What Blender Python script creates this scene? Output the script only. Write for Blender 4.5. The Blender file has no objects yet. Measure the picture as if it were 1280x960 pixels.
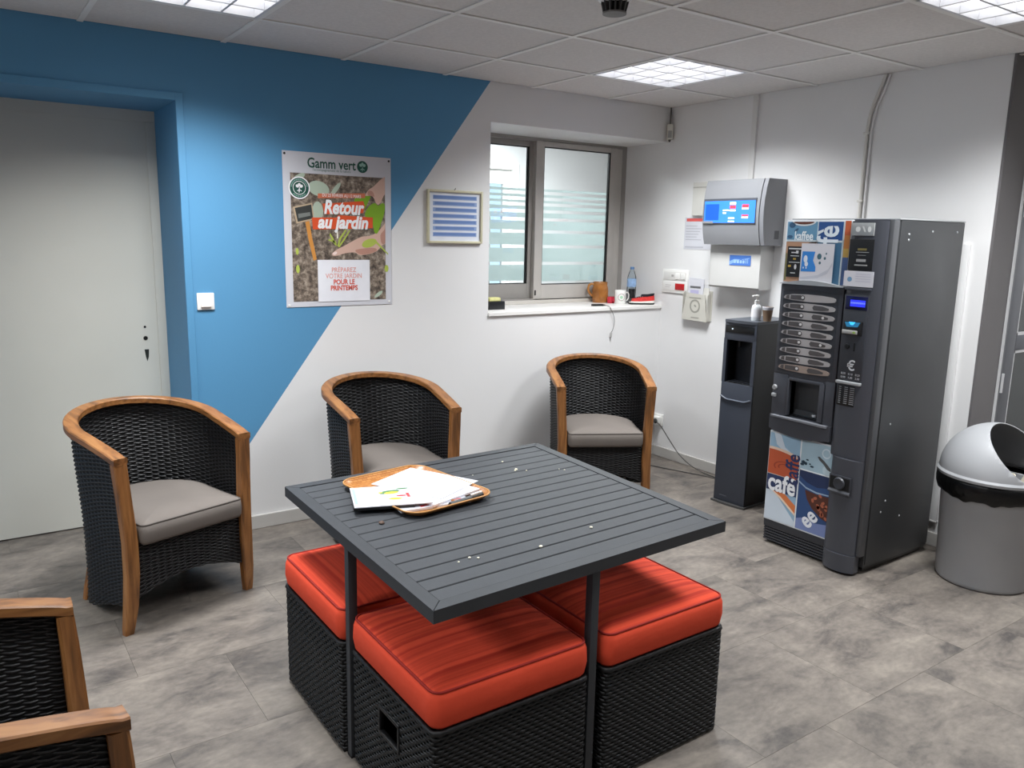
import bpy, bmesh, math, random
import numpy as np
from mathutils import Vector, Matrix, Euler

random.seed(4)
sc = bpy.context.scene
COL = sc.collection
PI = math.pi

# ------------------------------------------------------------------ camera
FPX = 999.81
YAW, PITCH, ROLL = 0.6079, -0.1852, 0.0207
CAMLOC = Vector((-4.1086, -4.0776, 1.5647))
def cam_axes():
    cy, sy, cp, sp = math.cos(YAW), math.sin(YAW), math.cos(PITCH), math.sin(PITCH)
    f = Vector((sy*cp, cy*cp, sp)); r = Vector((cy, -sy, 0)); u = r.cross(f)
    c, s = math.cos(ROLL), math.sin(ROLL)
    return r*c+u*s, -r*s+u*c, f
_r, _u, _f = cam_axes()
cd = bpy.data.cameras.new('camera'); cam = bpy.data.objects.new('camera', cd); COL.objects.link(cam)
cd.sensor_fit = 'HORIZONTAL'; cd.sensor_width = 36.0; cd.lens = FPX/1280*36.0
cd.clip_start = 0.03; cd.clip_end = 60
cam.matrix_world = Matrix(((_r.x, _u.x, -_f.x, CAMLOC.x), (_r.y, _u.y, -_f.y, CAMLOC.y), (_r.z, _u.z, -_f.z, CAMLOC.z), (0, 0, 0, 1)))
sc.camera = cam

# ------------------------------------------------------------------ world, exposure, lamp levels
world = bpy.data.worlds.new('world'); sc.world = world; world.use_nodes = True
bg = world.node_tree.nodes['Background']
bg.inputs[0].default_value = (0.62, 0.78, 0.95, 1); bg.inputs[1].default_value = 1.6
sc.view_settings.view_transform = 'Standard'; sc.view_settings.look = 'None'
sc.view_settings.gamma = 1.0; sc.view_settings.use_curve_mapping = False
sc.view_settings.exposure = 0.0
LAMP_W = 39.5          # each ceiling luminaire
LAMP_SPREAD = math.radians(134)
LAMP_GLOW = 2.2        # the luminous panel behind the louvre
LAMP_COL = (0.955, 0.985, 1.0)
sc.cycles.max_bounces = 8; sc.cycles.diffuse_bounces = 5; sc.cycles.glossy_bounces = 4
sc.cycles.transmission_bounces = 6; sc.cycles.transparent_max_bounces = 10
sc.cycles.caustics_reflective = False; sc.cycles.caustics_refractive = False
sc.cycles.sample_clamp_indirect = 5.0
sc.cycles.use_denoising = True

# ------------------------------------------------------------------ materials
def lin(c):
    return tuple(((v/255)/12.92 if v/255 <= 0.04045 else ((v/255+0.055)/1.055)**2.4) for v in c)
_mats = {}
def M(name, rgb, rough=0.5, metal=0.0, spec=0.5, noise=None, bump=None, emit=None, coat=0.0, vary=0.0):
    """rgb in sRGB 0..255. noise=(scale, amount) tone variation, bump=(scale, strength)"""
    if name in _mats: return _mats[name]
    m = bpy.data.materials.new(name); m.use_nodes = True; nt = m.node_tree; b = nt.nodes['Principled BSDF']
    c = lin(rgb); b.inputs['Base Color'].default_value = (*c, 1)
    b.inputs['Roughness'].default_value = rough; b.inputs['Metallic'].default_value = metal
    b.inputs['Specular IOR Level'].default_value = spec; b.inputs['Coat Weight'].default_value = coat
    tc = None
    if noise or bump or vary:
        tc = nt.nodes.new('ShaderNodeTexCoord')
    if noise or vary:
        n = nt.nodes.new('ShaderNodeTexNoise'); n.inputs['Scale'].default_value = (noise or (3, 0))[0]; n.inputs['Detail'].default_value = 6
        nt.links.new(tc.outputs['Object'], n.inputs['Vector'])
        mr = nt.nodes.new('ShaderNodeMapRange'); a = (noise or (3, 0))[1]
        mr.inputs['From Min'].default_value = 0.3; mr.inputs['From Max'].default_value = 0.7
        mr.inputs['To Min'].default_value = 1-a; mr.inputs['To Max'].default_value = 1+a
        nt.links.new(n.outputs['Fac'], mr.inputs['Value'])
        fac = mr.outputs['Result']
        if vary:
            oi = nt.nodes.new('ShaderNodeObjectInfo'); m2 = nt.nodes.new('ShaderNodeMapRange')
            m2.inputs['To Min'].default_value = 1-vary; m2.inputs['To Max'].default_value = 1+vary
            nt.links.new(oi.outputs['Random'], m2.inputs['Value'])
            mm = nt.nodes.new('ShaderNodeMath'); mm.operation = 'MULTIPLY'
            nt.links.new(fac, mm.inputs[0]); nt.links.new(m2.outputs['Result'], mm.inputs[1]); fac = mm.outputs[0]
        vm = nt.nodes.new('ShaderNodeVectorMath'); vm.operation = 'SCALE'; vm.inputs[0].default_value = c
        nt.links.new(fac, vm.inputs['Scale']); nt.links.new(vm.outputs[0], b.inputs['Base Color'])
    if bump:
        n2 = nt.nodes.new('ShaderNodeTexNoise'); n2.inputs['Scale'].default_value = bump[0]; n2.inputs['Detail'].default_value = 4
        nt.links.new(tc.outputs['Object'], n2.inputs['Vector'])
        bp = nt.nodes.new('ShaderNodeBump'); bp.inputs['Strength'].default_value = bump[1]; bp.inputs['Distance'].default_value = 0.004
        nt.links.new(n2.outputs['Fac'], bp.inputs['Height']); nt.links.new(bp.outputs[0], b.inputs['Normal'])
    if emit:
        b.inputs['Emission Color'].default_value = (*c, 1); b.inputs['Emission Strength'].default_value = emit
    _mats[name] = m
    return m

def nodes_of(name):
    m = bpy.data.materials.new(name); m.use_nodes = True
    return m, m.node_tree, m.node_tree.nodes, m.node_tree.links, m.node_tree.nodes['Principled BSDF']

def mat_wall_back():
    m, nt, N, L, b = nodes_of('painted_wall_blue_and_white')
    g = N.new('ShaderNodeNewGeometry'); sx = N.new('ShaderNodeSeparateXYZ'); L.new(g.outputs['Position'], sx.inputs[0])
    k = N.new('ShaderNodeMath'); k.operation = 'MULTIPLY_ADD'; k.inputs[1].default_value = 0.7426; k.inputs[2].default_value = -3.270
    L.new(sx.outputs['Z'], k.inputs[0])
    s = N.new('ShaderNodeMath'); s.operation = 'LESS_THAN'; L.new(sx.outputs['X'], s.inputs[0]); L.new(k.outputs[0], s.inputs[1])
    n = N.new('ShaderNodeTexNoise'); n.inputs['Scale'].default_value = 1.2; n.inputs['Detail'].default_value = 5; L.new(g.outputs['Position'], n.inputs['Vector'])
    mr = N.new('ShaderNodeMapRange'); mr.inputs['To Min'].default_value = 0.95; mr.inputs['To Max'].default_value = 1.04; L.new(n.outputs['Fac'], mr.inputs['Value'])
    mx = N.new('ShaderNodeMix'); mx.data_type = 'RGBA'
    mx.inputs['A'].default_value = (*lin((226, 225, 225)), 1); mx.inputs['B'].default_value = (*lin((83, 142, 183)), 1)
    L.new(s.outputs[0], mx.inputs['Factor'])
    v = N.new('ShaderNodeVectorMath'); v.operation = 'SCALE'; L.new(mx.outputs['Result'], v.inputs[0]); L.new(mr.outputs[0], v.inputs['Scale'])
    L.new(v.outputs[0], b.inputs['Base Color']); b.inputs['Roughness'].default_value = 0.62
    n2 = N.new('ShaderNodeTexNoise'); n2.inputs['Scale'].default_value = 90; L.new(g.outputs['Position'], n2.inputs['Vector'])
    bp = N.new('ShaderNodeBump'); bp.inputs['Strength'].default_value = 0.08; bp.inputs['Distance'].default_value = 0.003
    L.new(n2.outputs['Fac'], bp.inputs['Height']); L.new(bp.outputs[0], b.inputs['Normal'])
    return m

def mat_floor():
    m, nt, N, L, b = nodes_of('grey_beige_stone_vinyl')
    g = N.new('ShaderNodeNewGeometry'); oi = N.new('ShaderNodeObjectInfo')
    ad = N.new('ShaderNodeVectorMath'); ad.operation = 'MULTIPLY_ADD'
    cb = N.new('ShaderNodeCombineXYZ'); L.new(oi.outputs['Random'], cb.inputs[0]); L.new(oi.outputs['Random'], cb.inputs[1])
    ad.inputs[1].default_value = (37, 53, 0); L.new(cb.outputs[0], ad.inputs[0])
    mp = N.new('ShaderNodeMapping'); mp.inputs['Scale'].default_value = (0.75, 1.25, 1); L.new(g.outputs['Position'], mp.inputs['Vector'])
    L.new(mp.outputs[0], ad.inputs[2])
    n1 = N.new('ShaderNodeTexNoise'); n1.inputs['Scale'].default_value = 5.0; n1.inputs['Detail'].default_value = 11; n1.inputs['Roughness'].default_value = 0.68
    n1.inputs['Distortion'].default_value = 0.35
    L.new(ad.outputs[0], n1.inputs['Vector'])
    r = N.new('ShaderNodeValToRGB'); e = r.color_ramp.elements
    e[0].position = 0.32; e[0].color = (*lin((71, 67, 65)), 1); e[1].position = 0.69; e[1].color = (*lin((133, 125, 116)), 1)
    x = r.color_ramp.elements.new(0.47); x.color = (*lin((106, 99, 93)), 1)
    L.new(n1.outputs['Fac'], r.inputs['Fac'])
    n3 = N.new('ShaderNodeTexNoise'); n3.inputs['Scale'].default_value = 42; n3.inputs['Detail'].default_value = 7; L.new(ad.outputs[0], n3.inputs['Vector'])
    mr = N.new('ShaderNodeMapRange'); mr.inputs['From Min'].default_value = 0.35; mr.inputs['From Max'].default_value = 0.65
    mr.inputs['To Min'].default_value = 0.90; mr.inputs['To Max'].default_value = 1.09; L.new(n3.outputs['Fac'], mr.inputs['Value'])
    m2 = N.new('ShaderNodeMapRange'); m2.inputs['To Min'].default_value = 0.93; m2.inputs['To Max'].default_value = 1.05; L.new(oi.outputs['Random'], m2.inputs['Value'])
    mm = N.new('ShaderNodeMath'); mm.operation = 'MULTIPLY'; L.new(mr.outputs[0], mm.inputs[0]); L.new(m2.outputs[0], mm.inputs[1])
    v = N.new('ShaderNodeVectorMath'); v.operation = 'SCALE'; L.new(r.outputs['Color'], v.inputs[0]); L.new(mm.outputs[0], v.inputs['Scale'])
    L.new(v.outputs[0], b.inputs['Base Color']); b.inputs['Roughness'].default_value = 0.48; b.inputs['Specular IOR Level'].default_value = 0.35
    bp = N.new('ShaderNodeBump'); bp.inputs['Strength'].default_value = 0.05; bp.inputs['Distance'].default_value = 0.002
    L.new(n3.outputs['Fac'], bp.inputs['Height']); L.new(bp.outputs[0], b.inputs['Normal'])
    return m

def mat_wood(name, dark, mid, light, scale=(30, 3, 30), rough=0.42):
    m, nt, N, L, b = nodes_of(name)
    tc = N.new('ShaderNodeTexCoord'); mp = N.new('ShaderNodeMapping'); mp.inputs['Scale'].default_value = scale
    L.new(tc.outputs['Object'], mp.inputs['Vector'])
    n = N.new('ShaderNodeTexNoise'); n.inputs['Scale'].default_value = 1.6; n.inputs['Detail'].default_value = 8; n.inputs['Distortion'].default_value = 0.6
    L.new(mp.outputs[0], n.inputs['Vector'])
    r = N.new('ShaderNodeValToRGB'); e = r.color_ramp.elements
    e[0].position = 0.33; e[0].color = (*lin(dark), 1); e[1].position = 0.68; e[1].color = (*lin(light), 1)
    x = e.new(0.5); x.color = (*lin(mid), 1)
    L.new(n.outputs['Fac'], r.inputs['Fac']); L.new(r.outputs['Color'], b.inputs['Base Color']); b.inputs['Roughness'].default_value = rough
    return m

def mat_stripe_fabric():
    m, nt, N, L, b = nodes_of('orange_red_striped_canvas')
    tc = N.new('ShaderNodeTexCoord'); sp = N.new('ShaderNodeSeparateXYZ'); L.new(tc.outputs['Object'], sp.inputs[0])
    cb = N.new('ShaderNodeCombineXYZ'); L.new(sp.outputs['Y'], cb.inputs['Y'])
    n = N.new('ShaderNodeTexNoise'); n.inputs['Scale'].default_value = 42; n.inputs['Detail'].default_value = 3; L.new(cb.outputs[0], n.inputs['Vector'])
    r = N.new('ShaderNodeValToRGB'); e = r.color_ramp.elements
    e[0].position = 0.40; e[0].color = (*lin((188, 56, 40)), 1); e[1].position = 0.56; e[1].color = (*lin((222, 80, 54)), 1)
    sn = N.new('ShaderNodeSeparateXYZ'); L.new(tc.outputs['Normal'], sn.inputs[0])
    tp = N.new('ShaderNodeMapRange'); tp.inputs['From Min'].default_value = 0.55; tp.inputs['From Max'].default_value = 0.8; L.new(sn.outputs['Z'], tp.inputs['Value'])
    mx = N.new('ShaderNodeMix'); mx.data_type = 'RGBA'; mx.inputs['A'].default_value = (*lin((216, 76, 51)), 1)
    L.new(n.outputs['Fac'], r.inputs['Fac']); L.new(r.outputs['Color'], mx.inputs['B']); L.new(tp.outputs['Result'], mx.inputs['Factor']); L.new(mx.outputs['Result'], b.inputs['Base Color'])
    b.inputs['Roughness'].default_value = 0.85; b.inputs['Specular IOR Level'].default_value = 0.2
    n2 = N.new('ShaderNodeTexNoise'); n2.inputs['Scale'].default_value = 16; n2.inputs['Detail'].default_value = 3; L.new(tc.outputs['Object'], n2.inputs['Vector'])
    bp = N.new('ShaderNodeBump'); bp.inputs['Strength'].default_value = 0.25; bp.inputs['Distance'].default_value = 0.01
    L.new(n2.outputs['Fac'], bp.inputs['Height']); L.new(bp.outputs[0], b.inputs['Normal'])
    return m

def mat_glass(name, tint, ior=1.45):
    m, nt, N, L, b = nodes_of(name); out = N['Material Output']
    N.remove(b)
    t = N.new('ShaderNodeBsdfTransparent'); t.inputs[0].default_value = (*tint, 1)
    g = N.new('ShaderNodeBsdfGlossy'); g.inputs['Roughness'].default_value = 0.02
    f = N.new('ShaderNodeFresnel'); f.inputs['IOR'].default_value = ior
    mx = N.new('ShaderNodeMixShader'); L.new(f.outputs[0], mx.inputs[0]); L.new(t.outputs[0], mx.inputs[1]); L.new(g.outputs[0], mx.inputs[2])
    L.new(mx.outputs[0], out.inputs['Surface'])
    return m

def mat_frosted():
    m, nt, N, L, b = nodes_of('frosted_window_film'); out = N['Material Output']; N.remove(b)
    t = N.new('ShaderNodeBsdfTranslucent'); t.inputs[0].default_value = (0.60, 0.67, 0.66, 1)
    d = N.new('ShaderNodeBsdfDiffuse'); d.inputs[0].default_value = (0.66, 0.74, 0.73, 1)
    mx = N.new('ShaderNodeMixShader'); mx.inputs[0].default_value = 0.38; L.new(t.outputs[0], mx.inputs[1]); L.new(d.outputs[0], mx.inputs[2])
    tr = N.new('ShaderNodeBsdfTransparent'); m2 = N.new('ShaderNodeMixShader'); m2.inputs[0].default_value = 0.12
    L.new(mx.outputs[0], m2.inputs[1]); L.new(tr.outputs[0], m2.inputs[2]); L.new(m2.outputs[0], out.inputs['Surface'])
    return m

def mat_soil():
    m, nt, N, L, b = nodes_of('printed_garden_soil')
    tc = N.new('ShaderNodeTexCoord'); n = N.new('ShaderNodeTexNoise'); n.inputs['Scale'].default_value = 34; n.inputs['Detail'].default_value = 8; n.inputs['Roughness'].default_value = 0.7
    L.new(tc.outputs['Object'], n.inputs['Vector'])
    r = N.new('ShaderNodeValToRGB'); e = r.color_ramp.elements
    e[0].position = 0.36; e[0].color = (*lin((58, 50, 44)), 1); e[1].position = 0.68; e[1].color = (*lin((184, 170, 154)), 1)
    x = e.new(0.5); x.color = (*lin((116, 102, 90)), 1)
    L.new(n.outputs['Fac'], r.inputs['Fac']); L.new(r.outputs['Color'], b.inputs['Base Color']); b.inputs['Roughness'].default_value = 0.6
    return m

def mat_tray():
    m, nt, N, L, b = nodes_of('woven_wood_pattern_tray')
    tc = N.new('ShaderNodeTexCoord'); ch = N.new('ShaderNodeTexBrick')
    ch.inputs['Scale'].default_value = 26; ch.inputs['Color1'].default_value = (*lin((186, 130, 72)), 1); ch.inputs['Color2'].default_value = (*lin((160, 104, 52)), 1)
    ch.inputs['Mortar'].default_value = (*lin((140, 78, 26)), 1); ch.inputs['Mortar Size'].default_value = 0.02
    L.new(tc.outputs['Object'], ch.inputs['Vector']); L.new(ch.outputs['Color'], b.inputs['Base Color']); b.inputs['Roughness'].default_value = 0.35
    return m

WHITE_WALL = M('white_wall_paint', (226, 225, 225), 0.62, noise=(1.2, 0.04), bump=(90, 0.06))
GREY_WALL = M('dark_grey_wall_paint', (104, 101, 102), 0.6, noise=(2, 0.05), bump=(70, 0.08))
BACKWALL = mat_wall_back()
FLOOR = mat_floor(); JOINT = M('floor_joint', (70, 66, 63), 0.8, noise=(5, 0.1))
TILE = M('mineral_fibre_ceiling_tile', (216, 212, 210), 0.9, noise=(60, 0.05), bump=(140, 0.35), vary=0.02)
TBAR = M('white_ceiling_grid', (232, 230, 228), 0.5, noise=(4, 0.02))
WOOD = mat_wood('oiled_teak', (94, 60, 30), (130, 84, 44), (150, 103, 58))
WOODV = mat_wood('oiled_teak_upright', (94, 60, 30), (130, 84, 44), (150, 103, 58), (30, 30, 2.5))
WICKER = M('black_woven_resin', (28, 27, 29), 0.40, spec=0.45, noise=(30, 0.25))
WICKER2 = M('black_flat_resin_strip', (20, 20, 22), 0.5, spec=0.35, noise=(14, 0.35))
LINER = M('black_liner', (9, 9, 10), 0.8, noise=(10, 0.1))
SEATFAB = M('taupe_seat_fabric', (112, 105, 100), 0.9, spec=0.2, noise=(5, 0.05), bump=(25, 0.15))
SEATPIPE = M('dark_taupe_piping', (82, 76, 72), 0.9, noise=(9, 0.05))
RED = mat_stripe_fabric(); REDPIPE = M('dark_red_piping', (150, 32, 24), 0.85, noise=(9, 0.06))
TABLEM = M('charcoal_powder_coat', (62, 64, 68), 0.6, spec=0.3, noise=(18, 0.05), bump=(260, 0.06))
TABLEF = M('charcoal_powder_coat_frame', (54, 56, 60), 0.55, spec=0.35, noise=(18, 0.05))
DOORM = M('off_white_door_paint', (205, 203, 194), 0.5, noise=(2, 0.03))
BLACK = M('black_plastic', (14, 14, 15), 0.4, noise=(20, 0.1))
DARKHOLE = M('dark_void', (4, 4, 5), 0.9, noise=(20, 0.1))
WHITEP = M('white_plastic', (236, 235, 232), 0.35, noise=(6, 0.02))
PAPER = M('white_paper', (204, 204, 211), 0.75, noise=(6, 0.02))
ALU = M('warm_grey_aluminium', (184, 179, 174), 0.42, metal=0.12, noise=(8, 0.04))
ALUD = M('grey_aluminium_dark', (152, 148, 144), 0.45, metal=0.12, noise=(8, 0.04))
GLASS = mat_glass('window_glass', (0.94, 0.97, 0.97))
FROST = mat_frosted()
SOIL = mat_soil(); TRAY = mat_tray()
def P(name, rgb, rough=0.6): return M('print_'+name, rgb, rough, noise=(7, 0.05))
def INK(rgb): return P('ink_%d_%d_%d' % rgb, rgb)

# ------------------------------------------------------------------ mesh helpers
class MB:
    def __init__(s): s.v = []; s.f = []
    def add(s, vs, fs):
        o = len(s.v); s.v += [tuple(v) for v in vs]; s.f += [tuple(i+o for i in f) for f in fs]; return s
    def box(s, x0, x1, y0, y1, z0, z1, b=0.0):
        if b <= 0:
            vs = [(x, y, z) for z in (z0, z1) for y in (y0, y1) for x in (x0, x1)]
            return s.add(vs, [(0, 2, 3, 1), (4, 5, 7, 6), (0, 1, 5, 4), (2, 6, 7, 3), (0, 4, 6, 2), (1, 3, 7, 5)])
        bm = bmesh.new(); bmesh.ops.create_cube(bm, size=1.0)
        for v in bm.verts:
            v.co = Vector(((x0+x1)/2+v.co.x*(x1-x0), (y0+y1)/2+v.co.y*(y1-y0), (z0+z1)/2+v.co.z*(z1-z0)))
        bmesh.ops.bevel(bm, geom=bm.edges[:], offset=b, segments=2, profile=0.6, affect='EDGES')
        return s.bm(bm)
    def bm(s, bm, mat=None):
        bm.verts.index_update()
        vs = [(mat @ v.co if mat else v.co.copy()) for v in bm.verts]; fs = [tuple(v.index for v in f.verts) for f in bm.faces]
        bm.free(); return s.add(vs, fs)
    def prism(s, pts, a, b, axis='z'):
        n = len(pts)
        def mk(p, t): return {'z': (p[0], p[1], t), 'y': (p[0], t, p[1]), 'x': (t, p[0], p[1])}[axis]
        vs = [mk(p, a) for p in pts]+[mk(p, b) for p in pts]
        fs = [tuple(range(n))[::-1], tuple(range(n, 2*n))]+[(i, (i+1) % n, n+(i+1) % n, n+i) for i in range(n)]
        return s.add(vs, fs)
    def tube(s, path, r, n=8, cap=True):
        path = [Vector(p) for p in path]; rs = r if isinstance(r, (list, tuple)) else [r]*len(path)
        rings = []; up = None
        for i, p in enumerate(path):
            t = (path[min(i+1, len(path)-1)]-path[max(i-1, 0)]).normalized()
            if up is None:
                up = Vector((0, 0, 1)) if abs(t.z) < 0.9 else Vector((1, 0, 0))
            a = (up - t*up.dot(t)).normalized(); b = t.cross(a); up = a
            rings.append([p+(a*math.cos(2*PI*k/n)+b*math.sin(2*PI*k/n))*rs[i] for k in range(n)])
        vs = [v for g in rings for v in g]; fs = []
        for i in range(len(path)-1):
            for k in range(n): fs.append((i*n+k, i*n+(k+1) % n, (i+1)*n+(k+1) % n, (i+1)*n+k))
        if cap: fs += [tuple(range(n))[::-1], tuple(range((len(path)-1)*n, len(path)*n))]
        return s.add(vs, fs)
    def lathe(s, prof, n=24, c=(0, 0, 0), wob=None):
        vs = []; fs = []; m = len(prof)
        for k in range(n):
            a = 2*PI*k/n
            for j, (r, z) in enumerate(prof):
                rr, zz = (wob(a, j, r, z) if wob else (r, z))
                vs.append((c[0]+rr*math.cos(a), c[1]+rr*math.sin(a), c[2]+zz))
        for k in range(n):
            for j in range(m-1):
                q = (k*m+j, ((k+1) % n)*m+j, ((k+1) % n)*m+j+1, k*m+j+1)
                fs.append(q)
        return s.add(vs, fs)
    def sweep(s, path, frames, cap=True):
        """path: list of rings (each list of points, same count)"""
        rings = frames; n = len(rings[0]); vs = [p for g in rings for p in g]; fs = []
        for i in range(len(rings)-1):
            for k in range(n): fs.append((i*n+k, i*n+(k+1) % n, (i+1)*n+(k+1) % n, (i+1)*n+k))
        if cap: fs += [tuple(range(n))[::-1], tuple(range((len(rings)-1)*n, len(rings)*n))]
        return s.add(vs, fs)
    def layers(s, rings, top_cap=True, bot_cap=True):
        n = len(rings[0]); vs = [p for g in rings for p in g]; fs = []
        for i in range(len(rings)-1):
            for k in range(n): fs.append((i*n+k, i*n+(k+1) % n, (i+1)*n+(k+1) % n, (i+1)*n+k))
        if bot_cap: fs.append(tuple(range(n))[::-1])
        if top_cap: fs.append(tuple(range((len(rings)-1)*n, len(rings)*n)))
        return s.add(vs, fs)
    def mesh(s, name, m, smooth=None):
        me = bpy.data.meshes.new(name); me.from_pydata(s.v, [], s.f)
        bm = bmesh.new(); bm.from_mesh(me); bmesh.ops.recalc_face_normals(bm, faces=bm.faces); bm.to_mesh(me); bm.free()
        if m: me.materials.append(m)
        if smooth:
            me.polygons.foreach_set('use_smooth', [True]*len(me.polygons))
            if smooth != 'all': me.set_sharp_from_angle(angle=math.radians(smooth if smooth is not True else 40))
        me.update(); return me
    def build(s, name, m, parent=None, smooth=None, label=None, loc=None, rot=None, kind=None):
        o = bpy.data.objects.new(name, s.mesh(name, m, smooth)); COL.objects.link(o)
        if parent: o.parent = parent
        if loc: o.location = loc
        if rot: o.rotation_euler = rot
        if label: o['label'] = label
        if kind: o['kind'] = kind
        return o

def tag(o, label, cat, group=None, kind=None):
    o['label'] = label; o['category'] = cat
    if group: o['group'] = group
    if kind: o['kind'] = kind
    return o
def thing(name, label, cat, loc=(0, 0, 0), rotz=0.0, group=None):
    o = bpy.data.objects.new(name, None); COL.objects.link(o); o.empty_display_size = 0.1
    o.location = loc; o.rotation_euler = (0, 0, rotz)
    return tag(o, label, cat, group)
def struct(name, mb, m, parent=None, smooth=None, label=None):
    o = mb.build(name, m, parent, smooth)
    if not parent: o['kind'] = 'structure'
    if label: o['label'] = label
    return o
def dup(root, loc, rotz, label, group=None):
    r = root.copy(); COL.objects.link(r); r.location = loc; r.rotation_euler = (0, 0, rotz); r['label'] = label
    if group: r['group'] = group
    for ch in list(root.children):
        c = ch.copy(); COL.objects.link(c); c.parent = r
        for g in list(ch.children):
            d = g.copy(); COL.objects.link(d); d.parent = c
    return r
def b1(name, m, parent, x0, x1, y0, y1, z0, z1, b=0.0, label=None):
    return MB().box(x0, x1, y0, y1, z0, z1, b).build(name, m, parent, smooth=30 if b else None, label=label)

def art(name, m, parent, y, polys, label=None):
    """flat print on a face that looks along local -y; polys of (x,z)"""
    mb = MB()
    for p in polys:
        mb.add([(q[0], y, q[1]) for q in p], [tuple(range(len(p)))])
    o = bpy.data.objects.new(name, bpy.data.meshes.new(name)); me = o.data
    me.from_pydata(mb.v, [], mb.f); me.materials.append(m); me.update(); COL.objects.link(o)
    if parent: o.parent = parent
    if label: o['label'] = label
    if len(polys) > 1: o['kind'] = 'stuff'
    return o
def rect(x0, x1, z0, z1): return [(x0, z0), (x1, z0), (x1, z1), (x0, z1)]
def ell(cx, cz, rx, rz, n=28, a0=0.0, a1=2*PI, tilt=0.0):
    out = []
    for k in range(n):
        a = a0+(a1-a0)*k/(n if abs(a1-a0-2*PI) < 1e-6 else n-1)
        x, z = rx*math.cos(a), rz*math.sin(a)
        out.append((cx+x*math.cos(tilt)-z*math.sin(tilt), cz+x*math.sin(tilt)+z*math.cos(tilt)))
    return out
def ringp(cx, cz, r0, r1, n=32):
    out = []
    for k in range(n):
        a, b = 2*PI*k/n, 2*PI*(k+1)/n
        out.append([(cx+r0*math.cos(a), cz+r0*math.sin(a)), (cx+r1*math.cos(a), cz+r1*math.sin(a)), (cx+r1*math.cos(b), cz+r1*math.sin(b)), (cx+r0*math.cos(b), cz+r0*math.sin(b))])
    return out
def text(body, m, parent, x, z, size, y, align='CENTER', rot=0.0, shear=0.0, bold=0.0, squeeze=1.0, name='lettering', flat=False):
    cu = bpy.data.curves.new(name, 'FONT'); cu.body = body; cu.size = size; cu.align_x = align; cu.align_y = 'CENTER'
    cu.shear = shear; cu.offset = bold; cu.extrude = 0.0002; cu.resolution_u = 3
    cu.materials.append(m)
    tmp = bpy.data.objects.new(name, cu); COL.objects.link(tmp)
    me = bpy.data.meshes.new_from_object(tmp.evaluated_get(bpy.context.evaluated_depsgraph_get())); me.name = name
    bpy.data.objects.remove(tmp); bpy.data.curves.remove(cu)
    o = bpy.data.objects.new(name, me); COL.objects.link(o); o.parent = parent
    o['kind'] = 'stuff'
    o.location = (x, y, z)
    o.rotation_euler = (PI/2, -rot, 0)
    o.scale = (squeeze, 1, 1)
    if flat: o.location = (x, z, y); o.rotation_euler = (0, 0, rot)
    return o
def rounded(w, h, r, n=5, cx=0.0, cy=0.0):
    out = []
    for (sx, sy, a0) in ((1, 1, 0), (-1, 1, PI/2), (-1, -1, PI), (1, -1, 1.5*PI)):
        for k in range(n+1):
            a = a0+PI/2*k/n
            out.append((cx+sx*(w/2-r)+r*math.cos(a), cy+sy*(h/2-r)+r*math.sin(a)))
    return out
def inset(pts, d):
    n = len(pts); out = []
    if d > 0.02:      # far inwards: scale about the centre instead of offsetting edges
        p = inset(pts, 0.02); mx = sum(q[0] for q in p)/n; my = sum(q[1] for q in p)/n
        w = (max(q[0] for q in p)-min(q[0] for q in p))/2; h = (max(q[1] for q in p)-min(q[1] for q in p))/2
        kx, ky = 1-(d-0.02)/w, 1-(d-0.02)/h
        return [(mx+(q[0]-mx)*kx, my+(q[1]-my)*ky) for q in p]
    for i in range(n):
        a = Vector(pts[i-1]); b = Vector(pts[(i+1) % n]); t = (b-a)
        t = t.normalized() if t.length > 1e-9 else Vector((1, 0))
        out.append((pts[i][0]-t.y*d, pts[i][1]+t.x*d))
    return out

# ------------------------------------------------------------------ the room shell
XL, XR, YF, HC = -6.8, 2.2, -6.9, 2.425      # left wall, far right wall, wall behind the camera, ceiling
YB = 0.52                                    # thickness of the back wall
DX0, DX1, DH = -4.42, -3.20, 2.14            # door recess
WX0, WX1, WZ0, WZ1 = -1.46, 0.0, 1.092, 2.205
D2X0, D2X1, D2H = 0.235, 1.14, 2.06
YE = -2.185                                  # where the right wall ends

fl = MB().box(XL-0.1, XR+0.1, YF-0.1, 3.1, -0.12, -0.004)
floor = struct('floor', fl, JOINT)
# vinyl tiles, running bond, one object each
TW, TH_, GAP = 0.605, 0.503, 0.0009
tile_mesh = {}
def floor_tile(x0, x1, y0, y1):
    w, h = round(x1-x0, 4), round(y1-y0, 4)
    if (w, h) not in tile_mesh:
        tile_mesh[(w, h)] = MB().box(-w/2+GAP/2, w/2-GAP/2, -h/2+GAP/2, h/2-GAP/2, -0.0045, 0).mesh('tile', FLOOR)
    o = bpy.data.objects.new('tile', tile_mesh[(w, h)]); COL.objects.link(o); o.parent = floor
    o.location = ((x0+x1)/2, (y0+y1)/2, 0)
row = -14
yb = -1.215+TH_*5
k = 0
while yb > YF:
    ya = yb-TH_
    y0, y1 = max(ya, YF), min(yb, YB)
    if y1-y0 > 0.01:
        off = -3.70 if k % 2 == 0 else -3.40
        xa = off-TW*7
        while xa < XR:
            x0, x1 = max(xa, XL), min(xa+TW, XR if y0 < YE-0.001 else 0.02)
            if x1-x0 > 0.02 and y1 > -6.9:
                floor_tile(x0, x1, y0, y1)
            xa += TW
    yb = ya; k += 1

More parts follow.
